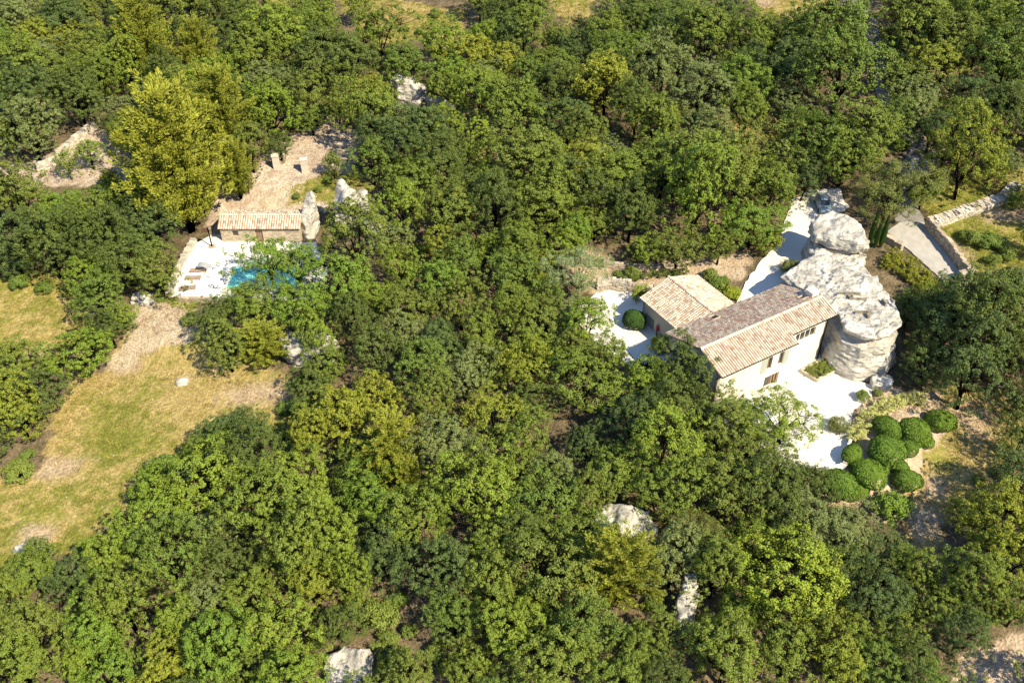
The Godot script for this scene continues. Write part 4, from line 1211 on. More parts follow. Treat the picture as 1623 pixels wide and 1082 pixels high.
# ---------------------------------------------------------------- planting
const TREES := [
	["o", [-68.8, -151.5, 3.12], [-75.4, -137.6, 4.83], [-66.3, -143.8, 3.51], [-34.7, -146.4, 3.55], [-30.2, -133.4, 3.63], [-41.1, -143.3, 3.99], [-56.0, -159.3, 4.29], [-64.6, -106.5, 3.72], [-55.2, -107.0, 2.5], [-26.7, -134.2, 2.51], [-30.3, -130.9, 2.66], [-27.1, -164.4, 2.21], [-21.6, -148.7, 4.09], [-17.0, -141.7, 3.97], [1.9, -151.1, 4.64], [15.5, -152.1, 3.13], [6.8, -142.0, 3.77], [24.0, -155.1, 3.99], [-20.4, -126.8, 4.42], [-1.0, -126.2, 5.01], [10.7, -122.7, 3.61], [20.8, -124.4, 3.83], [2.4, -114.2, 4.71], [4.8, -105.8, 3.71], [14.4, -113.0, 4.28], [20.6, -114.5, 4.48], [-13.8, -111.8, 3.41], [-7.8, -104.0, 4.22], [-19.7, -118.4, 3.02], [-25.7, -120.2, 1.54], [31.3, -148.4, 4.86], [38.4, -148.0, 4.26], [44.7, -148.6, 4.08], [49.4, -144.9, 6.15], [49.3, -134.0, 5.84], [34.5, -128.1, 3.72], [65.1, -149.4, 5.3], [68.8, -143.8, 5.45], [76.5, -150.3, 5.62], [74.9, -137.0, 5.28], [42.8, -121.4, 4.3], [49.1, -120.5, 4.61], [46.9, -118.6, 4.06], [25.3, -112.1, 5.25], [31.2, -113.6, 4.72], [35.0, -111.0, 3.58], [53.2, -92.9, 1.71], [41.3, -51.5, 2.76], [43.1, -50.1, 2.06], [45.6, -50.0, 2.17], [34.4, -47.6, 2.35], [20.9, -61.6, 3.58], [23.9, -45.4, 3.16], [18.3, -44.7, 3.14], [31.1, -44.8, 2.3], [37.1, -53.6, 2.01], [38.0, -50.3, 2.18], [3.1, -59.5, 3.52], [4.2, -52.3, 3.77], [-9.8, -58.4, 3.03], [-1.9, -56.1, 2.86], [6.2, -46.8, 3.19], [3.7, -44.1, 3.12], [13.8, -47.5, 2.02], [-3.9, -44.4, 1.97], [-23.9, -59.9, 4.03], [-31.9, -54.3, 3.29], [-44.5, -53.5, 2.46], [-34.7, -49.8, 3.17], [-41.7, -46.8, 2.87], [-41.8, -43.8, 2.8], [-19.6, -55.0, 3.31], [-23.3, -44.5, 2.51], [-56.0, -80.4, 2.99], [-57.8, -104.0, 3.11], [-30.4, -87.7, 3.1], [-19.6, -97.4, 4.06], [22.4, -77.0, 2.36], [11.2, -80.8, 2.14], [21.5, -69.2, 3.27], [8.1, -75.9, 3.76], [23.5, -65.2, 3.06], [21.1, -99.8, 2.72], [-21.7, -73.0, 2.25], [-3.4, -83.3, 3.05], [-8.8, -43.3, 2.17], [-63.4, -136.7, 3.11], [54.6, -124.5, 2.89], [-21.1, -79.9, 2.35], [7.4, -56.0, 2.67], [36.9, -41.3, 2.7], [-78.5, -161.2, 2.41], [1.3, -132.2, 2.94], [-41.1, -135.6, 2.72], [-90.2, -168.7, 3.44], [0.2, -97.7, 2.47], [3.2, -85.9, 2.98], [65.7, -125.6, 3.34], [46.2, -42.9, 3.09], [-1.3, -168.2, 3.4], [78.1, -143.5, 2.84], [-9.8, -78.1, 3.25], [84.9, -142.7, 3.39], [1.3, -67.7, 2.69], [-12.3, -87.8, 2.93], [0.7, -63.8, 2.45], [71.2, -107.2, 2.99], [78.3, -126.6, 2.56], [55.2, -156.0, 2.84], [-1.8, -51.4, 2.9], [83.8, -149.3, 2.58], [-8.7, -72.8, 2.65], [-6.1, -88.6, 3.25], [-49.1, -90.0, 2.75], [-0.1, -42.2, 2.51], [10.5, -63.8, 3.14], [-80.7, -138.7, 2.51], [76.3, -122.5, 3.42], [-37.3, -120.5, 2.75], [15.3, -61.3, 3.17], [-76.3, -167.9, 2.62], [61.3, -82.8, 2.42], [26.3, -119.8, 2.57], [-68.8, -139.3, 2.86], [10.8, -46.2, 2.38], [-46.2, -50.8, 2.13], [-67.7, -164.3, 3.03], [14.1, -142.2, 2.39], [3.8, -90.8, 2.46], [-16.0, -64.4, 2.19], [-51.1, -110.8, 2.9], [-50.5, -115.4, 2.32], [-5.9, -95.7, 3.26], [8.5, -41.5, 3.19], [-79.9, -165.7, 2.68], [-30.7, -152.7, 2.49], [23.5, -56.2, 2.51], [-23.3, -54.4, 2.18], [60.5, -138.1, 3.05], [12.0, -138.6, 2.39], [86.3, -167.3, 3.1], [7.5, -61.4, 2.36], [-5.7, -165.4, 2.59], [18.7, -53.0, 2.7], [-11.8, -42.1, 2.44], [-57.6, -170.1, 3.39], [57.8, -85.8, 2.75], [-10.8, -137.1, 3.1], [-34.0, -166.8, 2.98], [23.6, -143.5, 3.24], [3.0, -139.0, 2.77], [-43.1, -93.0, 2.73], [70.6, -155.2, 3.19], [-9.3, -122.7, 2.88], [11.0, -105.8, 2.66], [-0.1, -93.2, 3.37], [84.6, -160.2, 2.41], [86.3, -163.5, 2.49], [3.3, -160.1, 3.2], [54.8, -88.1, 2.61], [30.6, -154.5, 2.98], [26.7, -100.9, 2.27], [28.5, -48.7, 2.4], [2.6, -164.9, 2.88], [63.8, -155.3, 2.46], [-0.1, -88.1, 2.45], [75.2, -131.1, 2.64], [-35.5, -155.7, 3.33], [-13.8, -117.0, 2.61], [41.4, -152.1, 2.98], [35.5, -143.9, 2.49], [-24.4, -51.4, 2.51], [-51.0, -135.1, 3.24], [6.6, -80.7, 2.49], [72.5, -111.1, 2.8], [-48.4, -164.0, 2.62], [15.9, -145.9, 3.56], [-16.1, -67.8, 2.29], [63.9, -131.7, 2.57], [-73.5, -161.4, 2.94], [-72.1, -167.2, 3.29], [89.6, -161.2, 2.54], [6.2, -146.2, 2.39], [-32.4, -81.8, 2.31], [-2.1, -79.7, 2.24], [1.3, -101.6, 2.35], [-31.2, -67.5, 2.43], [56.2, -111.8, 2.35], [93.1, -166.3, 2.65], [7.7, -151.9, 2.88], [-5.2, -49.2, 2.32]],
	["d", [-75.4, -154.7, 4.7], [-64.8, -131.2, 4.5], [-72.3, -130.6, 4.21], [-64.3, -158.5, 4.27], [-29.8, -142.9, 5.44], [-48.0, -158.8, 3.76], [-52.5, -152.8, 3.66], [-25.6, -143.1, 4.19], [0.4, -149.0, 3.3], [9.6, -148.2, 3.28], [18.9, -156.6, 3.71], [25.3, -151.7, 3.32], [-13.8, -124.2, 4.09], [6.6, -135.1, 3.84], [8.2, -127.4, 3.88], [18.5, -128.9, 4.18], [-9.7, -115.1, 3.9], [-17.1, -120.6, 3.76], [7.4, -109.5, 4.6], [15.5, -105.5, 3.71], [-1.8, -105.1, 4.09], [-33.9, -123.8, 2.2], [35.8, -156.3, 3.7], [37.9, -138.7, 3.71], [43.5, -137.7, 4.64], [58.2, -161.4, 3.05], [67.5, -159.3, 4.29], [69.4, -130.7, 4.48], [72.3, -126.3, 4.12], [40.5, -120.3, 2.88], [49.7, -84.2, 4.74], [52.9, -82.2, 5.3], [46.8, -80.0, 2.83], [49.9, -76.6, 4.25], [60.2, -91.0, 3.42], [56.6, -81.3, 3.22], [50.3, -63.2, 2.83], [53.0, -68.9, 2.11], [55.4, -74.2, 2.06], [32.9, -50.2, 3.13], [30.5, -53.4, 3.03], [25.2, -60.8, 3.38], [29.2, -63.1, 2.52], [1.1, -56.8, 2.87], [-6.5, -53.2, 3.36], [-12.6, -55.3, 2.86], [-26.4, -66.3, 3.59], [-27.5, -55.5, 2.86], [-40.8, -52.7, 2.45], [-52.6, -75.4, 3.3], [-47.4, -86.2, 2.23], [-47.9, -96.2, 3.88], [-52.6, -99.5, 3.66], [-57.7, -98.1, 3.94], [-62.2, -100.3, 3.21], [-62.7, -98.1, 2.39], [-34.2, -85.8, 2.35], [-29.2, -70.6, 2.79], [18.7, -76.4, 3.96], [16.6, -71.9, 3.33], [12.5, -71.1, 3.18], [12.9, -42.5, 2.85], [-5.9, -109.0, 3.15], [81.5, -137.9, 2.95], [-46.1, -47.1, 2.98], [-18.3, -86.5, 2.66], [62.3, -142.3, 2.36], [7.7, -68.4, 2.34], [-51.9, -104.1, 2.31], [-56.3, -135.5, 2.65], [-26.4, -40.9, 2.86], [81.5, -169.0, 2.92], [-88.1, -158.8, 2.76], [67.1, -116.4, 2.67], [90.8, -169.5, 3.15], [-8.0, -82.2, 2.9], [-57.3, -76.9, 2.43], [-15.4, -80.6, 3.02], [-1.9, -162.6, 2.82], [-55.7, -69.7, 2.5], [-44.6, -116.1, 2.56], [-48.1, -168.6, 2.5], [81.0, -159.9, 2.74], [-53.8, -166.1, 3.49], [-84.8, -148.8, 3.22], [-6.5, -63.3, 2.29], [48.2, -153.0, 2.88], [-13.6, -129.3, 2.38], [34.6, -44.5, 2.17], [-63.7, -150.7, 3.27], [41.2, -116.4, 2.88], [61.0, -124.7, 2.57], [-45.4, -151.1, 2.83], [17.4, -138.4, 3.33], [-54.2, -140.2, 3.29], [-43.2, -162.4, 2.46], [-21.3, -133.2, 2.75], [-47.2, -102.4, 3.24], [42.7, -143.7, 2.96], [-1.6, -157.2, 3.18], [30.9, -141.0, 2.58], [39.7, -47.4, 2.2], [-57.7, -126.1, 2.31], [-36.4, -139.6, 3.0], [-22.0, -76.4, 2.52], [18.9, -119.9, 2.48], [35.4, -56.5, 2.32], [47.8, -89.5, 2.26], [22.0, -161.1, 3.13], [-69.7, -110.0, 2.95], [-15.7, -49.3, 2.39], [47.7, -126.0, 2.39], [28.2, -158.7, 3.1], [-88.9, -163.0, 3.04], [2.0, -74.3, 2.38]],
	["b", [-73.1, -124.8, 2.75], [-39.6, -150.8, 5.64], [-46.4, -135.5, 3.37], [-35.4, -128.3, 3.9], [-60.4, -120.7, 1.98], [-63.1, -118.7, 1.7], [-59.6, -106.8, 2.99], [-11.5, -149.3, 3.6], [-4.9, -133.3, 4.0], [-3.4, -114.1, 2.6], [-14.1, -105.3, 3.45], [34.6, -134.9, 3.65], [68.7, -111.3, 1.55], [23.6, -105.4, 4.5], [31.5, -104.8, 3.45], [21.1, -50.0, 2.39], [-3.2, -61.1, 3.57], [2.1, -49.5, 2.71], [-13.7, -60.6, 2.97], [-0.6, -47.0, 2.66], [17.7, -47.1, 1.68], [-14.8, -53.1, 2.24], [-34.9, -59.1, 3.17], [-30.3, -63.3, 3.52], [-21.5, -63.3, 3.52], [-20.7, -47.6, 3.13], [-36.9, -47.6, 2.57], [-37.5, -44.8, 1.65], [-25.8, -45.2, 3.06], [-17.2, -56.7, 2.89], [-49.3, -81.8, 3.02], [-46.1, -88.0, 1.65], [-31.6, -70.6, 2.01], [-25.1, -86.6, 3.09], [-20.3, -90.4, 3.74], [14.7, -76.4, 2.9], [8.5, -84.5, 2.69], [15.2, -65.8, 3.5], [6.2, -99.4, 3.08], [-50.9, -121.1, 2.46], [-13.9, -94.3, 2.65], [-48.5, -125.5, 2.91], [5.5, -120.6, 2.57], [59.6, -76.6, 3.07], [-18.9, -42.5, 2.85], [-77.2, -131.2, 2.91], [-34.6, -43.5, 2.6], [34.9, -117.4, 2.89], [44.2, -127.5, 2.48], [-38.8, -55.4, 2.42], [-46.0, -141.2, 2.76], [88.4, -154.9, 3.25], [-62.8, -168.7, 2.48], [-80.8, -143.0, 3.48], [51.5, -90.3, 2.5], [2.5, -81.7, 2.46], [20.6, -149.8, 2.74], [-35.5, -63.3, 2.56], [74.9, -166.4, 2.61], [-58.7, -151.2, 2.62], [-9.5, -141.1, 2.81], [-60.8, -140.6, 2.94], [-4.5, -152.0, 2.95], [68.1, -101.7, 2.3], [70.4, -171.5, 2.71], [80.8, -164.5, 2.85], [-3.7, -100.2, 2.36], [8.3, -102.6, 2.38], [-83.6, -161.7, 2.99], [29.8, -118.3, 2.55], [-9.4, -127.3, 3.17], [-67.9, -169.1, 3.27], [-33.5, -161.1, 2.68], [-30.2, -49.1, 2.14], [-22.5, -83.3, 2.62], [20.1, -166.2, 2.48], [1.1, -119.7, 2.44], [-9.0, -91.8, 2.83], [-16.1, -90.8, 2.3], [-52.2, -93.8, 2.43], [1.5, -109.2, 2.42], [17.4, -101.5, 2.38]],
	["y", [-6.2, -144.5, 3.62], [14.1, -133.9, 4.28], [65.5, -139.4, 3.72], [61.6, -113.8, 4.94], [33.2, -102.7, 1.64], [46.0, -57.0, 3.69], [45.2, -60.8, 1.75], [46.4, -53.9, 2.81], [28.4, -45.3, 2.52], [-29.8, -45.5, 2.53], [-18.3, -52.7, 2.23], [-52.8, -72.3, 2.56], [-77.8, -149.7, 3.39], [-15.0, -74.0, 3.03], [1.1, -78.0, 2.86], [-43.6, -156.3, 2.41], [-72.4, -149.4, 2.96], [52.3, -58.4, 2.88], [-21.2, -68.8, 2.33], [9.7, -115.1, 3.09], [-1.9, -71.5, 2.99], [-22.0, -137.0, 2.48], [28.7, -162.7, 2.6], [-18.2, -71.3, 2.96], [76.8, -161.3, 3.06], [-1.6, -143.1, 3.23], [-9.4, -99.0, 2.3], [-30.3, -41.9, 2.2], [-46.0, -121.1, 2.6], [3.2, -95.5, 2.44], [-47.6, -129.6, 3.22], [24.0, -129.6, 2.46], [-55.2, -122.8, 2.44], [61.5, -120.2, 2.71]],
	["g", [-83.0, -155.9, 3.69], [-74.0, -144.3, 3.22], [-69.0, -122.9, 4.32], [-71.8, -158.3, 2.15], [-58.0, -130.1, 2.82], [-52.4, -129.8, 3.73], [4.3, -130.8, 1.71], [23.0, -136.8, 4.62], [28.1, -133.7, 4.93], [28.4, -125.9, 3.68], [59.5, -129.6, 3.73], [70.7, -119.4, 2.14], [28.9, -58.1, 3.32], [32.5, -58.3, 2.56], [-45.3, -56.6, 1.57], [-27.8, -51.2, 2.43], [-5.0, -77.4, 3.2], [-12.3, -83.7, 2.31], [-53.4, -170.7, 2.46], [-29.4, -58.6, 2.53], [-7.4, -67.0, 3.01], [-4.5, -139.1, 3.27], [14.9, -54.0, 2.93], [68.7, -165.8, 2.6], [50.4, -54.8, 2.6], [-15.1, -101.4, 2.42], [-3.8, -67.4, 2.33], [-37.0, -134.8, 3.31], [41.7, -132.3, 3.5], [65.4, -120.8, 2.66], [81.2, -154.0, 3.01], [52.9, -150.2, 2.55], [23.9, -167.5, 2.66], [4.3, -64.3, 2.56], [-66.0, -98.9, 2.37], [13.9, -118.5, 3.13], [6.6, -88.8, 2.39], [-16.6, -146.9, 2.45], [11.5, -156.5, 2.47], [-40.7, -129.4, 2.8]],
	["G", [8.1, -94.8, 3.28]],
	["B", [-4.2, -119.9, 2.69], [24.5, -51.3, 4.52], [-33.8, -68.7, 1.07]],
	["j", [50.9, -110.2, 4.64], [18.0, -57.4, 2.9]],
	["t", [-30.1, -96.2, 3.89], [-26.4, -94.4, 3.47], [-33.0, -91.4, 1.68]],
	["m", [28.2, -69.8, 3.39], [26.5, -68.0, 2.22], [24.3, -71.7, 2.67]],
	["p", [-58.4, -144.9, 4.2], [-50.1, -145.4, 3.43], [-41.5, -124.1, 4.49], [-38.4, -115.7, 2.97], [-12.3, -67.1, 3.34], [-10.8, -64.2, 2.16]],
	["P", [-43.8, -108.7, 6.26], [9.9, -52.5, 3.33]],
	["q", [-56.0, -115.5, 1.67], [-28.7, -82.9, 2.89]],
	["s", [-18.9, -161.7, 0.99], [-25.1, -163.0, 0.89], [-13.7, -167.2, 1.13], [-16.1, -160.9, 0.88], [-27.4, -116.5, 0.71], [-26.3, -118.7, 0.81], [-30.3, -115.0, 0.62], [-24.2, -119.3, 0.73], [63.0, -104.4, 1.58], [64.8, -101.7, 1.31], [61.4, -105.1, 1.51], [64.6, -103.9, 1.33], [60.5, -105.9, 1.01], [62.6, -101.1, 1.15], [60.0, -95.0, 1.58], [13.4, -51.5, 1.17], [-11.3, -48.9, 1.15], [-18.0, -48.8, 1.04], [-18.1, -46.6, 1.13], [-6.9, -47.4, 1.25], [-9.4, -49.5, 1.04], [-12.3, -50.8, 1.98], [-14.5, -51.7, 1.42], [-10.1, -46.6, 1.58], [-36.4, -67.1, 2.24], [-51.6, -67.1, 1.84], [-62.4, -96.7, 1.6], [-59.1, -95.9, 1.12], [-25.4, -83.5, 1.32], [-38.7, -88.7, 1.06], [26.5, -97.1, 1.28], [25.4, -98.7, 1.13], [15.6, -99.4, 1.14], [13.8, -99.5, 0.73], [39.0, -76.5, 0.91], [40.9, -77.3, 0.56], [-12.1, -102.3, 1.12], [60.7, -87.3, 1.13], [-1.2, -101.3, 1.0], [59.6, -135.2, 0.94], [41.4, -164.9, 1.08], [-21.3, -86.1, 0.95], [32.3, -61.3, 1.04], [-2.5, -86.8, 1.25], [-58.8, -110.8, 1.44], [48.5, -66.0, 0.91], [-56.6, -110.2, 1.14], [-40.8, -159.2, 0.96], [37.5, -46.4, 0.99], [57.6, -125.8, 1.51], [-14.9, -133.4, 1.25], [-51.8, -69.6, 0.92], [-1.5, -117.2, 1.21], [20.1, -103.0, 0.97], [28.1, -165.7, 1.43], [-51.1, -88.0, 0.93], [-51.2, -162.2, 1.07], [-46.8, -146.6, 1.27], [-63.7, -113.9, 0.92], [21.2, -72.5, 1.08], [-25.0, -75.8, 1.29], [19.2, -134.3, 1.39], [34.2, -122.1, 1.09], [-38.1, -58.0, 1.2], [-65.8, -110.8, 0.95], [-44.0, -96.5, 1.03], [-54.1, -112.1, 1.46], [-69.0, -113.4, 1.1], [-6.5, -162.2, 1.05], [-60.1, -164.6, 1.13], [54.4, -116.7, 1.2], [61.9, -95.6, 1.01], [38.4, -57.5, 1.22], [49.4, -59.0, 0.84], [-6.0, -45.9, 0.84], [-6.6, -60.9, 1.03], [-80.7, -171.1, 1.63], [10.5, -49.0, 0.84], [81.5, -147.5, 1.56], [4.0, -123.0, 1.46], [-41.2, -56.7, 0.8], [-67.7, -147.4, 1.02], [-42.3, -165.2, 1.45], [40.3, -54.9, 1.02], [-10.7, -52.8, 1.0], [-4.6, -158.1, 1.05], [-18.5, -75.4, 1.1], [52.7, -66.1, 0.87], [11.0, -130.0, 1.29], [-31.5, -157.8, 0.95], [11.3, -57.3, 1.25], [14.6, -124.2, 1.29], [-55.3, -102.0, 1.29], [-60.8, -113.0, 0.99], [7.7, -160.4, 1.3], [-20.5, -154.2, 1.49], [-70.2, -144.2, 0.94], [17.8, -109.4, 1.38], [-42.2, -57.9, 0.81], [47.6, -61.4, 1.34], [-36.3, -143.1, 1.04], [-18.4, -59.5, 1.2], [-38.3, -64.4, 1.31], [-8.3, -85.1, 0.97], [-36.6, -172.3, 1.46], [-12.8, -132.6, 1.09], [42.6, -55.1, 1.03], [-18.3, -133.3, 1.17], [-6.3, -125.6, 1.38], [-27.2, -72.9, 0.97], [-9.1, -109.6, 1.17], [49.9, -92.8, 1.25], [-47.2, -53.2, 1.09], [13.9, -161.5, 1.39], [-4.7, -46.6, 0.99], [50.9, -115.4, 1.2], [18.0, -49.8, 1.1], [-65.8, -139.5, 1.35], [18.1, -164.1, 1.39], [29.4, -108.5, 0.86], [8.5, -72.0, 1.33], [36.7, -160.8, 1.3], [56.7, -114.7, 1.39], [-13.4, -143.3, 1.34], [-13.1, -99.3, 1.21], [53.4, -114.2, 1.41], [-53.7, -82.9, 1.35], [38.4, -159.0, 1.25], [0.7, -83.9, 1.13], [-64.2, -140.4, 1.14], [28.1, -170.1, 1.19], [7.2, -50.3, 0.8], [4.4, -67.5, 1.25], [16.4, -116.6, 0.9], [-6.3, -57.2, 1.24], [-33.9, -132.4, 1.02], [-82.4, -167.7, 1.61], [0.3, -137.3, 0.91], [39.4, -162.7, 1.12], [-43.4, -49.3, 0.77], [-35.1, -53.6, 0.84], [54.4, -119.4, 0.88], [-6.1, -84.7, 1.08], [-40.6, -58.2, 0.94], [-39.4, -50.3, 1.17], [-9.5, -130.9, 1.0], [-12.8, -97.4, 1.0], [51.4, -66.9, 1.14], [-5.8, -148.4, 1.44], [25.5, -161.2, 1.36], [-12.2, -153.6, 1.47], [-38.8, -163.1, 1.23], [-28.5, -157.0, 1.48], [-50.1, -86.2, 1.24], [-4.2, -57.6, 0.82], [41.3, -127.7, 1.3], [-27.1, -48.3, 1.24], [7.3, -64.6, 1.11], [-37.0, -160.3, 1.26], [80.8, -172.3, 0.96], [51.6, -125.4, 1.31], [8.4, -58.7, 1.2], [-24.8, -72.0, 1.21], [-14.0, -77.0, 1.21], [-16.8, -61.6, 1.19], [-23.5, -70.2, 1.22], [-17.6, -115.4, 1.1], [6.5, -65.8, 0.83], [38.5, -55.9, 1.05], [-9.7, -153.0, 1.29], [-50.3, -106.7, 1.06], [2.2, -170.6, 1.21], [14.5, -155.8, 1.57], [83.0, -162.5, 1.14], [-48.6, -118.6, 1.27], [-33.7, -70.6, 0.87], [-85.8, -164.8, 1.08], [15.4, -163.4, 1.51], [-52.4, -107.3, 1.12], [-48.0, -154.4, 1.57], [-24.0, -79.0, 1.26], [55.9, -150.6, 1.04], [34.6, -53.3, 0.89], [-53.1, -117.1, 1.33], [-17.0, -76.9, 0.95], [51.6, -159.8, 0.99], [-61.8, -163.8, 0.99], [-9.7, -85.9, 1.14], [-68.2, -114.9, 1.19], [12.1, -159.3, 0.99]],
	["k", [14.8, -89.3, 1.45]],
	["Y", [17.5, -85.1, 1.41], [27.7, -95.0, 1.11], [11.4, -101.3, 0.74]],
	["n", [35.7, -98.8, 1.69], [35.0, -71.9, 1.35]]]
const TOPIARY := [[37.83, -66.0, 0.97], [40.53, -70.39, 0.94], [35.32, -63.96, 1.03], [40.15, -66.63, 0.91], [44.34, -70.49, 0.81], [33.18, -64.2, 1.73], [36.38, -65.2, 1.8], [38.87, -67.63, 1.96], [42.5, -70.31, 1.73], [39.83, -71.0, 1.34], [46.77, -73.47, 1.45], [40.62, -65.29, 1.3], [35.18, -67.47, 1.05], [41.59, -68.76, 1.06]]
const MARKS := [[-32.51, -122.88, "near the gate pillars of the sandy forecourt"],[-40.9, -111.5, "close to the end gable of the pool hut"],[-22.17, -113.55, "behind the tall standing rock"],[-14.62, -131.11, "below the bare white rock top"],[-14.86, -149.74, "above the bare white rock top"],[-65.59, -125.53, "beside the curving lane wall"],[-41.61, -90.31, "overhanging the pool terrace hedge"],[-58.12, -89.91, "at the upper meadow beside the dry field"],[-37.34, -81.11, "near the flat grey stone in the field"],[-46.47, -57.58, "around the field corner boulder"],[-34.01, -67.05, "beside the yellow broom boulder"],[-22.95, -83.27, "beside the shaded limestone ledge"],[-12.89, -69.19, "around the lone pine in the wood"],[-14.38, -46.98, "next to the cracked rock slab"],[10.81, -58.84, "near the grey rock crest"],[16.34, -50.86, "beside the steep white cliff face"],[14.37, -101.62, "behind the retaining wall of the courtyard"],[10.46, -86.8, "at the courtyard gravel edge"],[23.02, -101.42, "beyond the garage wing gable"],[44.05, -116.71, "beside the parked car"],[35.92, -108.06, "at the drive bend"],[57.44, -119.68, "beside the short gate wall"],[65.49, -112.69, "over the tumbled field wall"],[64.43, -104.47, "in the walled field"],[57.72, -96.49, "at the long lane wall end"],[45.67, -80.74, "shading the outcrop's foot"],[32.71, -62.8, "along the topiary garden edge"],[43.26, -59.72, "at the bend of the grass path"],[52.34, -72.68, "where the grass path starts"],[29.65, -63.96, "below the straight terrace parapet"],[21.82, -72.15, "under the front terrace gravel"],[43.23, -47.21, "at the bare soil clearing"],[50.28, -170.16, "beside the top meadow clearing"],[37.36, -130.65, "round the small dry glade"],[61.9, -161.62, "at the lane top"],[-21.38, -164.27, "beside the high dry slope"],[4.37, -72.5, "over the sunlit clearing in the wood"],[-41.69, -171.52, "by the upper dry gap"]]
func where(x: float, z: float) -> String:
	var best := 11.0
	var said := ""
	for m in MARKS:
		var d := Vector2(x - m[0], z - m[1]).length()
		if d < best:
			best = d; said = m[2]
	if said: return said
	if x > 40.0 and z > -104.0: return "beside the grass path east of the limestone outcrop" if z < -62.0 else "on the slope below the grass path"
	if z < -118.0:
		if x < -45.0: return "on the hillside above the sandy lane"
		if x < -8.0: return "on the wooded slope above the pool hut"
		if x < 36.0: return "on the wooded slope above the farmhouse"
		return "along the shaded lane climbing above the farmhouse"
	if z < -97.0:
		if x < -40.0: return "between the sandy lane and the pool terrace"
		if x < -4.0: return "in the wood beside the standing rocks"
		return "in the wood behind the farmhouse courtyard"
	if x < -24.0: return "round the edge of the dry field" if z < -66.0 else "on the slope below the dry field"
	if x < 13.0: return "in the dense wood between pool and courtyard" if z < -72.0 else "on the lower slope beside the white rocks"
	return "in the wood just below the farmhouse terrace" if z < -62.0 else "on the steep slope under the terrace wood"

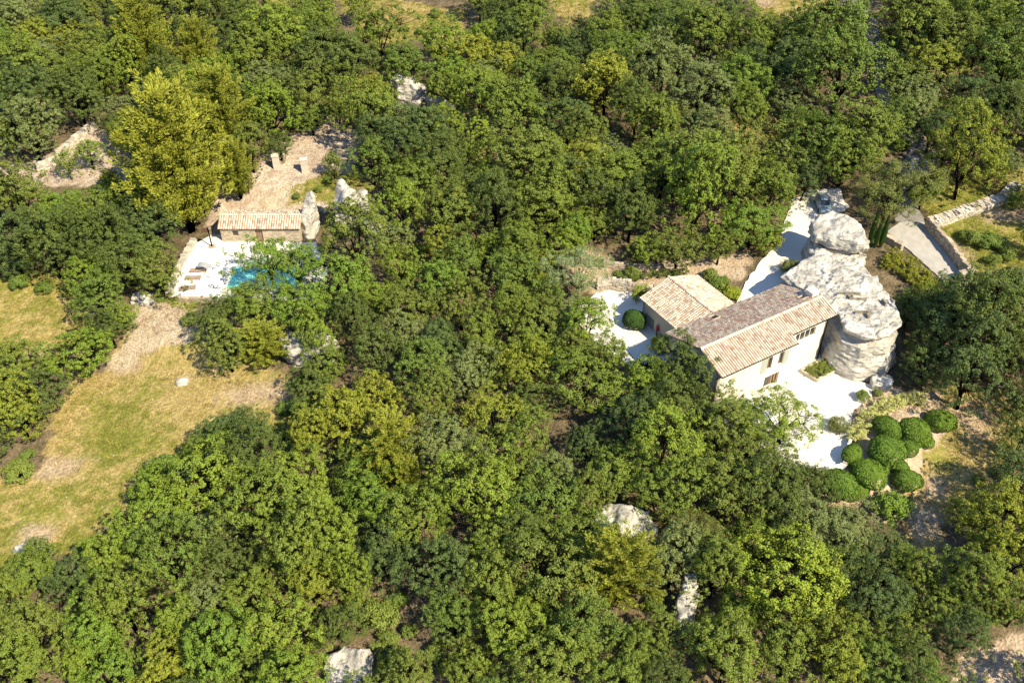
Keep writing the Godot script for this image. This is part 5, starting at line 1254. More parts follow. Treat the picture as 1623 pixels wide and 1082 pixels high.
func build_trees() -> void:
	var P := {}
	P.mid = []
	P.dense = []
	for i in 8:
		P.mid.append(make_oak(100 + i * 7, {"tufts": 500 + 10 * i, "leaves": 42, "size": 0.19, "open": 0.13, "lobes": 5 + i % 5, "r0": 0.17, "r1": 0.48, "vr": 3.5 + 0.22 * i, "cy": 4.9 + 0.12 * i}))
	for i in 5:
		P.dense.append(make_oak(300 + i * 11, {"tufts": 500, "leaves": 42, "size": 0.165, "lobes": 8, "r0": 0.17, "r1": 0.44, "vr": 3.7 + 0.2 * i, "cy": 5.0}))
	P.open = [make_oak(501, {"tufts": 330, "leaves": 44, "size": 0.2, "open": 0.24, "limbs": 9, "r0": 0.3, "r1": 0.55}), make_oak(517, {"tufts": 330, "leaves": 44, "size": 0.2, "open": 0.20, "limbs": 9, "r0": 0.3, "r1": 0.55})]
	P.sparse = [make_oak(601, {"tufts": 310, "leaves": 46, "size": 0.2, "open": 0.23, "limbs": 9})]
	P.cedar = [make_oak(701, {"tufts": 230, "leaves": 95, "size": 0.17, "r0": 0.35, "r1": 0.7, "slim": 0.4, "vr": 3.2, "cy": 4.1}), make_oak(711, {"tufts": 220, "leaves": 95, "size": 0.17, "r0": 0.35, "r1": 0.7, "slim": 0.4, "vr": 3.2, "cy": 4.1})]
	P.pine = [make_pine(801, 1.0), make_pine(817, 1.08)]
	P.bush = []
	for i in 3: P.bush.append(make_bush(900 + i, false, {"tufts": 70, "leaves": 60, "size": 0.15}))
	P.ball = [make_bush(950, true, {}), make_bush(955, true, {})]
	P.spiky = [make_bush(970, false, {"tufts": 80, "leaves": 60, "size": 0.17, "slim": 0.25, "flat": 1.5})]
	# kind: [name, prototypes, materials, look, category, prototype radius, wood part]
	var K := {
		"o": ["oak_tree", P.mid, M.mid, "broad mid-green oak", "tree", 4.0], "d": ["evergreen_oak", P.dense, M.dark, "dense dark-green evergreen oak", "tree", 4.0],
		"b": ["leafy_oak", P.mid, M.bright, "fresh bright-green oak", "tree", 4.0], "B": ["leafy_oak", P.mid, M.vivid, "vivid lime-green oak", "tree", 4.0],
		"y": ["yellowish_oak", P.mid, M.yellow, "yellow-green oak", "tree", 4.0], "g": ["holm_oak", P.dense, M.grey, "pale grey-green holm oak", "tree", 4.0],
		"j": ["juniper_tree", P.cedar, M.olive, "dull olive-green juniper tree with lumpy crown", "tree", 4.0], "G": ["olive_tree", P.cedar, M.silver, "pale silvery olive tree beside the white courtyard", "tree", 4.0],
		"t": ["poolside_oak", P.sparse, M.bright, "loose bright-green oak reaching over the turquoise pool", "tree", 4.0], "m": ["mulberry_tree", P.open, M.bright, "open-branched tree with gaps over the white terrace", "tree", 4.0],
		"p": ["pine_tree", P.pine, M.needles, "yellow-green pine with upswept plumes", "tree", 4.0], "P": ["pine_tree", P.pine, M.needles, "large yellow-green pine with many upswept plumes", "tree", 4.0],
		"q": ["young_pine", P.pine, M.needles, "low bushy young pine", "shrub", 4.0],
		"s": ["shrub", P.bush, M.scrub, "small loose green shrub", "shrub", 1.5], "k": ["clipped_bush", P.ball, M.box_dark, "dark green clipped round bush by the garage door", "shrub", 1.5],
		"Y": ["golden_shrub", P.bush, M.gold, "golden yellow-leaved shrub", "shrub", 1.5], "n": ["juniper_bush", P.spiky, M.olive, "olive-green spiky juniper bush", "shrub", 1.5]}
	rng.seed = 4242
	var i := 0
	for row in TREES:
		var k: Array = K[row[0]]
		for j in range(1, row.size()):
			var q: Array = row[j]
			var s: float = q[2] / k[5]
			var at := on(q[0], q[1])
			var label: String = k[3]
			if not row[0] in ["G", "t", "m", "k"]:
				if k[4] == "tree" and row[0] != "P": label = ("large " if q[2] > 4.3 else "small " if q[2] < 3.3 else "") + label
				label += " " + where(q[0], q[1])
			var sy := s * rng.randf_range(0.82, 1.16)
			if row[0] == "q": sy = s * 0.62
			plant(k[0], k[1][i % k[1].size()], k[2][rng.randi() % k[2].size()], at, rng.randf() * TAU, Vector3(s * rng.randf_range(0.86, 1.2), sy, s * rng.randf_range(0.84, 1.12)), label, k[4], label, "trunk" if k[4] == "tree" else "stems")
			i += 1
	for q in TOPIARY:
		var s: float = q[2] / 1.5
		plant("clipped_bush", P.ball[i % 2], M.box[i % 2], on(q[0], q[1]), rng.randf() * TAU, Vector3(s * rng.randf_range(0.95, 1.25), s * rng.randf_range(0.85, 1.1), s), "bright green clipped ball bush in the topiary garden below the outcrop", "shrub", "clipped ball bushes in the topiary garden", "stems")
		i += 1
	var dead := make_oak(1301, {"tufts": 130, "leaves": 0, "limbs": 8})
	for q in [[-9.44, -55.68, 1.57], [-6.45, -49.95, 1.27], [8.03, -110.93, 2.06], [-48.3, -144.94, 1.84], [11.93, -58.81, 1.36], [-26.15, -59.24, 1.37], [-2.42, -91.1, 1.84]]:
		var dt := thing("dead_tree", "leafless pale grey dead tree " + where(q[0], q[1]), "tree", on(q[0], q[1]), rng.randf() * TAU, "leafless dead trees in the wood")
		dt.scale = Vector3.ONE * q[2] / 4.0
		inst("trunk", dead.wood, M.dead_bark, dt)
	var fig := [38.22, -62.23, 2.15]
	plant("fig_bush", P.bush[1], M.bright[2], on(fig[0], fig[1]), 0.4, Vector3.ONE * fig[2] / 1.5, "fresh green broad-leaved bush at the foot of the topiary balls", "shrub", "", "stems")
	var cyp := make_cypress(77)
	for q in [[47.6, -104.83, 0.95], [48.26, -104.46, 0.8], [49.01, -104.51, 0.9]]:
		plant("cypress_tree", cyp, M.cypress, on(q[0], q[1]), rng.randf() * TAU, Vector3.ONE * q[2], "slim dark columnar cypress beside the outcrop and the lane", "tree", "columnar cypresses beside the outcrop")

func hedge(called: String, label: String, pts: Array, wide: float, high: float, m: Material, leaves: int, size: float, category := "hedge") -> void:
	var o := on(pts[0][0], pts[0][1])
	var t := thing(called, label, category, o)
	var mb := MB.new()
	var wood := MB.new()
	for s in pts.size() - 1:
		var a := Vector2(pts[s][0], pts[s][1])
		var b := Vector2(pts[s + 1][0], pts[s + 1][1])
		var n_ := int(a.distance_to(b) * wide * high * 9.0) + 3
		for i in n_:
			var q := a.lerp(b, rng.randf()) + (b - a).normalized().orthogonal() * rng.randf_range(-0.5, 0.5) * wide
			var y := rng.randf_range(0.15, 1.0) * high * (0.8 + 0.35 * noise.get_noise_2d(q.x * 30.0, q.y * 30.0))
			var at := on(q.x, q.y, y) - o
			var f := rng.randf_range(0.8, 1.15)
			tuft(mb, at, Vector3(0, 1, 0), rng.randf_range(0.16, 0.3), leaves, size, Color(f, f, f * rng.randf_range(0.8, 1.1)), 0.22)
			if i % 4 == 0:
				wood.tube([on(q.x, q.y, -0.1) - o, at], [0.02, 0.008], Color(0.15, 0.11, 0.08), 4)
	obj("foliage", mb, m, t)
	obj("stems", wood, M.bark, t)

func packed(tr: Array, co: Array) -> PackedFloat32Array:
	var b := PackedFloat32Array()
	for i in tr.size():
		var t: Transform3D = tr[i]
		for r in 3:
			b.append(t.basis.x[r]); b.append(t.basis.y[r]); b.append(t.basis.z[r]); b.append(t.origin[r])
		b.append(co[i].r); b.append(co[i].g); b.append(co[i].b); b.append(1.0)
	return b

func scatter() -> void:
	# grass tufts over the fields: blades too many to count
	rng.seed = 99
	for kind in ["dry", "green"]:
		var bl := MB.new()
		for i in 9:
			var a := rng.randf() * TAU
			var r := rng.randf_range(0.02, 0.16)
			var p := Vector3(cos(a) * r, -0.02, sin(a) * r)
			var h := rng.randf_range(0.10, 0.26)
			var bend := Vector3(cos(a), 0, sin(a)) * h * rng.randf_range(0.2, 0.9)
			var wv := Vector3(-sin(a), 0, cos(a)) * 0.02
			bl.tri(p - wv, p + wv, p + Vector3(0, h, 0) + bend, Color.WHITE)
		var tr := []
		var co := []
		for a in area_polys:
			if a.kind != kind: continue
			var n_ := int(a.box.get_area() * 14.0)
			n_ = mini(n_, 36000)
			for i in n_:
				var q := Vector2(rng.randf_range(a.box.position.x, a.box.end.x), rng.randf_range(a.box.position.y, a.box.end.y))
				if not Geometry2D.is_point_in_polygon(q, a.poly): continue
				if noise.get_noise_2d(q.x * 8.0, q.y * 8.0) + rng.randf_range(-0.5, 0.5) < -0.1: continue
				var c := ground_color(q.x, q.y) * rng.randf_range(0.6, 1.35)
				tr.append(Transform3D(Basis(Vector3.UP, rng.randf() * TAU).scaled(Vector3.ONE * rng.randf_range(0.6, 1.5)), on(q.x, q.y, 0.0)))
				co.append(Color(c.r, c.g, c.b))
		var mm := MultiMesh.new()
		mm.transform_format = MultiMesh.TRANSFORM_3D
		mm.use_colors = true
		mm.mesh = bl.mesh()
		mm.instance_count = tr.size()
		mm.buffer = packed(tr, co)
		var o := MultiMeshInstance3D.new()
		o.name = "dry_grass" if kind == "dry" else "green_grass"
		o.multimesh = mm
		o.material_override = M.grass
		add_child(o)
		tag(o, "straw-coloured dry grass covering the sloping fields" if kind == "dry" else "yellow-green short grass in the walled field and forecourt", "grass", "", "stuff")
	# loose stones on rubble, sand and litter
	var sb := MB.new()
	var p := []
	for y in [0.0, 0.09]:
		for q in [[-0.1, -0.08], [-0.09, 0.09], [0.11, 0.08], [0.08, -0.1]]:
			p.append(Vector3(q[0] * (1.0 - y * 3.0), y, q[1] * (1.0 - y * 2.0)))
	sb.hexa(p, Color.WHITE)
	var tr := []
	var co := []
	for a in area_polys:
		var den: float = {"rubble": 5.0, "sand": 0.8, "soil": 1.2, "dry": 0.08}.get(a.kind, 0.0)
		for i in int(a.box.get_area() * den):
			var q := Vector2(rng.randf_range(a.box.position.x, a.box.end.x), rng.randf_range(a.box.position.y, a.box.end.y))
			if not Geometry2D.is_point_in_polygon(q, a.poly): continue
			var s := rng.randf_range(0.3, 1.0) * (2.0 if rng.randf() < 0.06 else 1.0)
			var f := rng.randf_range(0.75, 1.2)
			tr.append(Transform3D(Basis(Vector3.UP, rng.randf() * TAU).scaled(Vector3(s, s * rng.randf_range(0.5, 1.2), s)), on(q.x, q.y, -0.01)))
			co.append(Color(0.50 * f, 0.43 * f, 0.34 * f))
	var mm := MultiMesh.new()
	mm.transform_format = MultiMesh.TRANSFORM_3D
	mm.use_colors = true
	mm.mesh = sb.mesh()
	mm.instance_count = tr.size()
	mm.buffer = packed(tr, co)
	var o := MultiMeshInstance3D.new()
	o.name = "loose_stones"
	o.multimesh = mm
	o.material_override = M.stone
	add_child(o)
	tag(o, "small pale loose stones scattered over bare ground and sand", "stones", "", "stuff")

# ---------------------------------------------------------------- scene
func _ready() -> void:
	var cam := Camera3D.new()
	cam.name = "camera"
	cam.position = Vector3(0, 72, 0)
	cam.rotation_degrees = Vector3(-40, 0, 0)
	cam.fov = 39.66
	cam.far = 3000.0
	cam.current = true
	add_child(cam)
	var e := Environment.new()
	e.background_mode = Environment.BG_SKY
	var sky := ProceduralSkyMaterial.new()
	sky.sky_top_color = Color(0.42, 0.55, 0.76)
	sky.sky_horizon_color = Color(0.78, 0.80, 0.82)
	sky.ground_bottom_color = Color(0.30, 0.28, 0.22)
	sky.ground_horizon_color = Color(0.60, 0.62, 0.60)
	sky.sky_energy_multiplier = 0.95
	e.sky = Sky.new()
	e.sky.sky_material = sky
	e.tonemap_mode = Environment.TONE_MAPPER_LINEAR
	e.tonemap_exposure = 1.88
	e.ssao_enabled = true
	e.ssil_enabled = true
	e.sdfgi_enabled = true
	var we := WorldEnvironment.new()
	we.name = "environment"
	we.environment = e
	add_child(we)
	var sun := DirectionalLight3D.new()
	sun.name = "sun"
	sun.light_energy = 1.6
	sun.light_color = Color(1.0, 0.95, 0.835)
	sun.light_angular_distance = 0.5
	sun.shadow_enabled = true
	var to_sun := Vector3(0.74, 0, 0.67) * cos(deg_to_rad(46)) + Vector3(0, sin(deg_to_rad(46)), 0)
	sun.look_at_from_position(Vector3.ZERO, -to_sun)
	add_child(sun)

	noise.seed = 11
	noise.frequency = 0.025
	noise.fractal_octaves = 3
	rng.seed = 1
	materials()
	for g in [[[7.31, -92.13], [9.4, -94.37], [10.7, -95.98], [12.36, -96.64], [15.51, -95.98], [17.44, -95.38], [19.34, -91.49], [19.81, -86.18], [18.22, -82.66], [13.79, -82.24], [11.41, -84.51], [9.01, -87.87]], [[28.16, -93.87], [30.13, -97.67], [32.78, -101.84], [35.94, -105.78], [37.84, -111.29], [40.08, -116.53], [43.09, -118.66], [46.84, -117.68], [47.39, -114.12], [43.87, -112.2], [40.14, -100.81], [37.14, -98.33], [34.28, -96.35], [30.89, -93.28]], [[22.11, -79.17], [24.6, -81.21], [32.38, -83.46], [36.47, -85.13], [37.42, -80.19], [41.01, -78.9], [39.98, -76.7], [37.56, -74.99], [36.01, -71.1], [34.31, -66.55], [31.26, -66.63], [27.22, -67.31], [23.58, -70.84], [21.84, -74.72]], [[50.66, -107.75], [53.29, -109.48], [56.29, -109.16], [57.72, -104.36], [58.88, -99.04], [60.19, -93.17], [57.04, -93.17], [54.97, -99.04], [52.58, -103.94]], [[-42.76, -94.0], [-43.02, -101.48], [-42.81, -105.42], [-40.86, -107.85], [-39.58, -107.85], [-39.05, -106.32], [-26.42, -106.02], [-23.73, -99.37], [-24.41, -93.35], [-32.6, -93.22], [-37.88, -94.0]]]:
		var pg := PackedVector2Array()
		var r := Rect2(g[0][0], g[0][1], 0, 0)
		for q in g: r = r.expand(Vector2(q[0], q[1]))
		GRAVEL_POLYS.append({"box": r})
	build_ground()
	drape("courtyard_gravel", [[7.31, -92.13], [9.4, -94.37], [10.7, -95.98], [12.36, -96.64], [15.51, -95.98], [17.44, -95.38], [19.34, -91.49], [19.81, -86.18], [18.22, -82.66], [13.79, -82.24], [11.41, -84.51], [9.01, -87.87]], M.gravel, 0.05)
	drape("drive_gravel", [[28.16, -93.87], [30.13, -97.67], [32.78, -101.84], [35.94, -105.78], [37.84, -111.29], [40.08, -116.53], [43.09, -118.66], [46.84, -117.68], [47.39, -114.12], [43.87, -112.2], [40.14, -100.81], [37.14, -98.33], [34.28, -96.35], [30.89, -93.28]], M.gravel, 0.055)
	drape("terrace_gravel", [[22.11, -79.17], [24.6, -81.21], [32.38, -83.46], [36.47, -85.13], [37.42, -80.19], [41.01, -78.9], [39.98, -76.7], [37.56, -74.99], [36.01, -71.1], [34.31, -66.55], [31.26, -66.63], [27.22, -67.31], [23.58, -70.84], [21.84, -74.72]], M.gravel, 0.06)
	drape("lane", [[50.66, -107.75], [53.29, -109.48], [56.29, -109.16], [57.72, -104.36], [58.88, -99.04], [60.19, -93.17], [57.04, -93.17], [54.97, -99.04], [52.58, -103.94]], M.road, 0.065, 1.5, Color.WHITE, 0.12)
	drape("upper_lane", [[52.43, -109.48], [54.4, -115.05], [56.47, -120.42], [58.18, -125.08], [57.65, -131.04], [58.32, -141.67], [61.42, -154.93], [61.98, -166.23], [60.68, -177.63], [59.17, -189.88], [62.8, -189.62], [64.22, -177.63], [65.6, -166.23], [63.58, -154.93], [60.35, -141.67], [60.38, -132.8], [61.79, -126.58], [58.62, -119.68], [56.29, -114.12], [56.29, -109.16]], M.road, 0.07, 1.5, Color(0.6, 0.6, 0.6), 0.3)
	build_terrace()
	build_rocks()
	build_walls()
	build_house()
	build_hut()
	build_pool()
	build_car()
	build_person()
	build_small()
	build_trees()
	build_planting()
	scatter()

func build_terrace() -> void:
	# white paving round the pool, with the basin cut out
	var x0: float = POOL[0] - POOL[2] * 0.5 - 0.3
	var x1: float = POOL[0] + POOL[2] * 0.5 + 0.3
	var z0: float = POOL[1] - POOL[3] * 0.5 - 0.3
	var z1: float = POOL[1] + POOL[3] * 0.5 + 0.3
	var hole := PackedVector2Array([Vector2(x0, z0), Vector2(x1, z0), Vector2(x1, z1), Vector2(x0, z1)])
	var pg := PackedVector2Array()
	for q in [[-42.76, -94.0], [-43.02, -101.48], [-42.81, -105.42], [-40.86, -107.85], [-39.58, -107.85], [-39.05, -106.32], [-26.42, -106.02], [-23.73, -99.37], [-24.41, -93.35], [-32.6, -93.22], [-37.88, -94.0]]: pg.append(Vector2(q[0], q[1]))
	var mb := MB.new()
	var y := 0.42
	# slabs laid in rows, each a little off in tone
	var sx := -46.0
	while sx < -22.0:
		var sz := -110.0
		while sz < -90.0:
			var f := rng.randf_range(0.9, 1.0)
			var sq := PackedVector2Array([Vector2(sx, sz), Vector2(sx + 0.79, sz), Vector2(sx + 0.79, sz + 0.79), Vector2(sx, sz + 0.79)])
			for piece in Geometry2D.intersect_polygons(pg, sq):
				for cut in Geometry2D.clip_polygons(piece, hole):
					var t := Geometry2D.triangulate_polygon(cut)
					for k in range(0, t.size(), 3):
						var p := []
						for e in 3: p.append(Vector3(cut[t[k + e]].x, y, cut[t[k + e]].y))
						if (p[2] - p[0]).cross(p[1] - p[0]).y < 0.0: p.reverse()
						mb.tri(p[0], p[1], p[2], Color(f, f, f))
					for i in cut.size():
						var a := cut[i]
						var b := cut[(i + 1) % cut.size()]
						mb.quad(Vector3(a.x, y, a.y), Vector3(b.x, y, b.y), Vector3(b.x, y - 0.06, b.y), Vector3(a.x, y - 0.06, a.y), Color(f, f, f))
			sz += 0.8
		sx += 0.8
	tag(obj("pool_terrace_paving", mb, M.paving, self), "", "", "", "structure")

func build_rocks() -> void:
	# the big outcrop: plateau with an overhanging rim, a taller block behind, a nose reaching the roof
	var poly := [[32.8, -93.2], [35.4, -95.6], [38.2, -98.2], [38.6, -103.2], [40.2, -105.4], [42.6, -104.8], [44.4, -101.5], [44.7, -98.2], [43.2, -95.4], [43.9, -91.0], [44.3, -87.0], [44.0, -83.2], [42.0, -80.7], [39.0, -80.3], [37.3, -81.9], [36.9, -84.9], [36.2, -87.0], [34.4, -89.6]]
	var tops := [[41, -104, 3.5], [43.0, -102, 3.6], [40, -101, 3.5], [43.8, -99.0, 3.6], [41.0, -99.4, 3.5], [39.5, -98.2, 3.9], [41.5, -97.2, 4.1], [42.6, -95.5, 4.2], [37, -94, 4.6], [33.5, -92.8, 4.4], [40, -92, 5.0], [44, -90, 5.2], [37.5, -88, 5.4], [41, -88, 5.3], [44, -86, 5.2], [38, -83.5, 5.2], [41, -82, 5.2], [43.5, -83, 5.0]]
	var mb := make_outcrop(poly, -2.0, tops)
	var o := Vector3(40.5, -0.7, -90)
	var root := thing("limestone_outcrop", "huge pale limestone outcrop with carved ledges rising beside the farmhouse", "rock", o)
	obj("rock_mass", shifted(mb, o), M.rock, root)
	var mid := make_rock(ring(41.4, -101.6, 2.6, 3.0, 0.2, 12), 2.9, [[41.4, -101.6, 4.1], [43, -100, 4.0]], 0.18, 0.5, 19.0, 0.2)
	obj("rock_ledge", shifted(mid, o), M.rock, root)
	var cap := make_rock([[38.6, -100.0], [38.4, -102.6], [39.6, -104.6], [41.8, -105.0], [43.6, -103.4], [44.8, -100.8], [44.6, -98.4], [43.0, -97.9], [41.0, -98.6]], 3.95, [[40, -103.5, 6.0], [42.5, -102, 6.4], [40, -100.6, 5.8], [43.6, -99.4, 5.9]], 0.17, 0.55, 23.0, 0.35)
	obj("cap_boulder", shifted(cap, o), M.rock, root)
	for s in [[39.3, -87.9, 2.6, 0.13, 0.02], [40.0, -86.9, 2.0, 0.10, 0.02], [39.2, -87.3, 0.5, 0.5, 0.3], [42.9, -86.3, 0.28, 0.8, 0.25], [39.9, -84.4, 1.8, 0.10, -0.03], [40.3, -83.8, 0.3, 0.5, 0.1]]:
		var slots := MB.new()
		var T := Transform3D(Basis(Vector3.UP, s[4]), Vector3(s[0], 5.5, s[1]) - o)
		# a low carved kerb that throws the dark line
		slots.box(Vector3(-s[2] * 0.5, -0.5, -s[3] * 0.5 - 0.08), Vector3(s[2] * 0.5, 0.12 + 0.08 * s[3], s[3] * 0.5), Color(0.56, 0.52, 0.45), T)
		obj("carved_block", slots, M.rock, root)
	rock("tall rounded white standing rock with dark streaks behind the pool hut", ring(-22.06, -107.87, 1.75, 1.25, 0), [[-22.46, -108.27, 7.4], [-21.36, -107.67, 6.4], [-23.36, -107.27, 4.6], [-20.86, -108.47, 5.8]], 0.17, 0.55, 31, "")
	rock("leaning white slab of rock at the end of the hut roof", ring(-27.36, -108.59, 1.05, 1.9, 0.35), [[-26.76, -109.79, 5.2], [-27.46, -108.29, 3.8], [-27.66, -107.19, 2.4]], 0.17, 0.4, 52, "")
	rock("narrow white rock fin behind the tall standing rock", ring(-19.79, -108.19, 0.75, 1.0, 0), [[-19.79, -108.49, 5.6], [-19.59, -107.59, 4.4]], 0.17, 0.35, 71, "")
	rock("low stepped white rock at the foot of the standing rocks", ring(-17.8, -105.42, 1.6, 1.4, 0), [[-17.8, -105.42, 2.0], [-18.6, -106.02, 3.0]], 0.18, 0.5, 83, "")
	rock("bare white rock top showing between oaks on the upper slope", ring(-15.73, -139.77, 2.8, 1.4, 0), [[-15.73, -139.77, 4.2], [-14.23, -139.47, 3.2], [-17.23, -139.77, 4.6]], 0.26, 0.6, 94, "")
	rock("long low white rock ledge beside the bare rock top", ring(-11.06, -136.96, 2.6, 0.7, 0.5), [[-11.06, -136.96, 2.6], [-9.56, -136.66, 2.0]], 0.26, 0.5, 99, "")
	rock("grey white rock crest behind the small pine on the lower slope", ring(10.87, -59.56, 3.2, 2.0, 0), [[10.87, -59.56, 3.2], [12.37, -59.06, 2.6], [9.37, -59.56, 2.6]], 0.22, 0.7, 101, "")
	rock("steep white cliff face with dark cracks on the lower slope", ring(16.06, -50.52, 1.0, 2.6, 0.25), [[16.06, -52.12, 4.2], [16.26, -49.72, 3.0], [16.46, -48.72, 1.8]], 0.2, 0.9, 111, "")
	rock("cracked pale rock slab among low scrub at the slope foot", ring(-14.7, -45.92, 2.3, 2.2, 0), [[-14.7, -45.92, 1.3], [-13.2, -46.92, 2.0], [-16.2, -44.92, 1.2]], 0.18, 0.6, 121, "")
	rock("shaded limestone ledge under oaks beside the dry field", ring(-23.89, -83.65, 3.4, 1.8, 0.15), [[-23.89, -84.15, 3.0], [-22.39, -83.65, 3.2], [-25.69, -83.65, 2.4]], 0.22, 0.7, 131, "")
	rock("small white boulder in yellow broom beside the dry field", ring(-34.97, -67.35, 1.3, 0.9, 0), [[-34.97, -67.35, 1.1]], 0.15, 0.4, 141, "")
	rock("small pale boulder in the corner of the dry field", ring(-47.71, -58.05, 1.3, 0.8, 0), [[-47.71, -58.05, 0.7]], 0.15, 0.4, 151, "")
	rock("flat grey stone lying in the middle of the dry field", ring(-38.04, -80.42, 0.9, 0.7, 0), [[-38.04, -80.42, 0.35]], 0.14, 0.25, 161, "")
	rock("low pale boulders at the lip of the pool terrace hedge", ring(-45.71, -93.18, 1.5, 1.1, 0), [[-45.71, -93.18, 1.0], [-45.01, -92.98, 0.7]], 0.15, 0.45, 171, "")
	rock("small pale boulder at the outcrop foot on the terrace", ring(41.72, -78.9, 1.4, 1.1, 0), [[41.72, -78.9, 1.0]], 0.16, 0.4, 181, "")

func make_outcrop(poly: Array, base: float, tops: Array) -> MB:
	var cell := 0.19
	var pg := PackedVector2Array()
	var r := Rect2(poly[0][0], poly[0][1], 0, 0)
	for p in poly:
		pg.append(Vector2(p[0], p[1])); r = r.expand(pg[-1])
	r = r.grow(2.6)
	var lo := Vector3(r.position.x, base, r.position.y)
	var nx := int(r.size.x / cell) + 2
	var nz := int(r.size.y / cell) + 2
	var ny := int((7.6 - base) / cell) + 2
	var f := PackedFloat32Array()
	f.resize(nx * ny * nz)
	for k in nz:
		for i in nx:
			var q := Vector2(lo.x + i * cell, lo.z + k * cell)
			var d := 1e9
			for e in pg.size():
				d = minf(d, q.distance_to(Geometry2D.get_closest_point_to_segment(q, pg[e], pg[(e + 1) % pg.size()])))
			if Geometry2D.is_point_in_polygon(q, pg): d = -d
			var top := 0.0
			var wsum := 0.0
			for t in tops:
				var w := 1.0 / pow(Vector2(t[0], t[1]).distance_squared_to(q) + 0.05, 1.8)
				top += w * t[2]; wsum += w
			top /= wsum
			top += 0.28 * noise.get_noise_2d(q.x * 6.0, q.y * 6.0) + 0.20 * noise.get_noise_2d(q.x * 7.0 + q.y * 3.0, q.y * 40.0 - q.x * 12.0) + 0.05 * noise.get_noise_2d(q.x * 50.0, q.y * 50.0)
			# bedding steps on the top
			var st := 0.42
			var tilt := top + 0.05 * (q.x - 40.0) + 0.03 * (q.y + 90.0)
			var fr := tilt / st - floorf(tilt / st)
			top += 0.9 * ((floorf(tilt / st) + sst(0.35, 0.65, fr)) * st - tilt)
			var front := sst(-92.0, -86.0, q.y)
			var crack := absf(noise.get_noise_2d(q.x * 3.0 + 400.0, q.y * 4.5))
			if crack < 0.03: top -= 0.35 * (1.0 - crack / 0.03)
			var ledge := 0.0
			for j in ny:
				var y := lo.y + j * cell
				var a := d
				if a > -2.2 and a < 2.2:
					var wy := y + 0.5 * noise.get_noise_2d(q.x * 4.0, q.y * 4.0) + 0.05 * (q.x - 40.0)
					# overhanging rim with a recess, then a bulging foot; stacked ledges on the rear block
					a += front * (1.0 * sst(3.5, 3.75, y) * (1.0 - sst(4.5, 4.62, y)) - 0.8 * (1.0 - sst(-0.5, 3.4, y)))
					ledge = sst(4.55, 4.65, wy) * (1.0 - sst(4.95, 5.05, wy)) + 0.8 * sst(3.3, 3.4, wy) * (1.0 - sst(3.75, 3.85, wy)) + 0.5 * sst(2.0, 2.1, wy) * (1.0 - sst(2.4, 2.5, wy))
					a += (1.0 - front) * (0.5 * ledge - 0.5 * (1.0 - sst(0.0, 4.0, y)))
					a += 0.38 * noise.get_noise_3d(q.x * 6.0, y * 10.0, q.y * 6.0) + 0.20 * noise.get_noise_2d(wy * 55.0, 7.0) + 0.20 * noise.get_noise_3d(q.x * 26.0, y * 70.0, q.y * 26.0)
				var b := y - top
				var h := maxf(0.3 - absf(a - b), 0.0) / 0.3
				f[i + nx * (j + ny * k)] = maxf(a, b) + h * h * 0.075
	return nets(f, nx, ny, nz, lo, cell, func(_w: Vector3): return Color.WHITE)

func build_walls() -> void:
	var tan := Color(0.46, 0.38, 0.28)
	var pale := Color(0.56, 0.50, 0.41)
	stone_wall("stone_wall", "long mortared stone wall along the lane below the walled field", [[56.13, -108.14], [57.49, -103.62], [58.56, -98.38]], 1.7, 0.55, tan, "", 0.3)
	stone_wall("stone_pier", "broken stone pier ending the long lane wall", [[57.55, -98.02], [59.25, -98.63]], 1.5, 1.1, tan, "", 0.26)
	stone_wall("earth_bank_wall", "low brown rubble bank on the outcrop side of the lane", [[49.75, -106.37], [51.58, -103.88]], 0.9, 0.7, tan, "", 0.26)
	stone_wall("field_wall", "tumbled pale dry stone wall across the walled field", [[57.38, -108.78], [61.29, -110.4], [65.24, -111.98], [68.38, -113.52], [70.89, -116.05]], 0.9, 1.5, pale, "", 0.26)
	stone_wall("retaining_wall", "pale stone retaining wall at the back of the courtyard", [[11.01, -97.0], [12.41, -97.3], [15.01, -96.69]], 1.5, 0.5, pale, "", 0.26)
	stone_wall("retaining_wall", "darker low stone wall beside the garage wing gable", [[15.09, -96.64], [18.36, -96.28]], 1.0, 0.5, tan, "", 0.26)
	stone_wall("retaining_wall", "upper shaded stone wall on the bank behind the courtyard", [[12.25, -101.0], [15.96, -100.74], [19.68, -100.68]], 0.9, 0.5, tan, "", 0.26)
	stone_wall("lane_wall", "curving pale dry stone wall beside the sandy lane", [[-68.58, -120.96], [-66.38, -122.21], [-66.17, -124.38], [-65.16, -127.6], [-63.61, -131.21]], 1.3, 0.7, pale, "", 0.26)
	stone_wall("terrace_wall", "low whitewashed stone wall edging the pool terrace toward the pines", [[-42.85, -94.28], [-43.08, -99.77], [-42.96, -103.04], [-42.71, -105.99]], 0.7, 0.7, pale, "", 0.26)
	stone_wall("terrace_wall", "low retaining wall under the front edge of the pool terrace", [[-41.4, -93.28], [-37.64, -92.88], [-32.88, -92.59]], 0.6, 0.4, tan, "", 0.26)
	stone_wall("parapet", "curved white terrace parapet above the topiary garden", [[35.81, -70.05], [35.08, -68.16], [34.25, -66.46]], 0.75, 0.4, Color(0.72, 0.68, 0.6), "", 0.26)
	stone_wall("parapet", "straight white terrace parapet above the oak wood", [[34.25, -66.38], [32.53, -66.04], [30.2, -66.13]], 0.75, 0.4, Color(0.72, 0.68, 0.6), "", 0.26)
	stone_wall("gate_wall", "short pale stone gate wall beside the shaded upper lane", [[58.06, -121.55], [56.56, -118.23]], 1.4, 0.5, pale, "", 0.26)

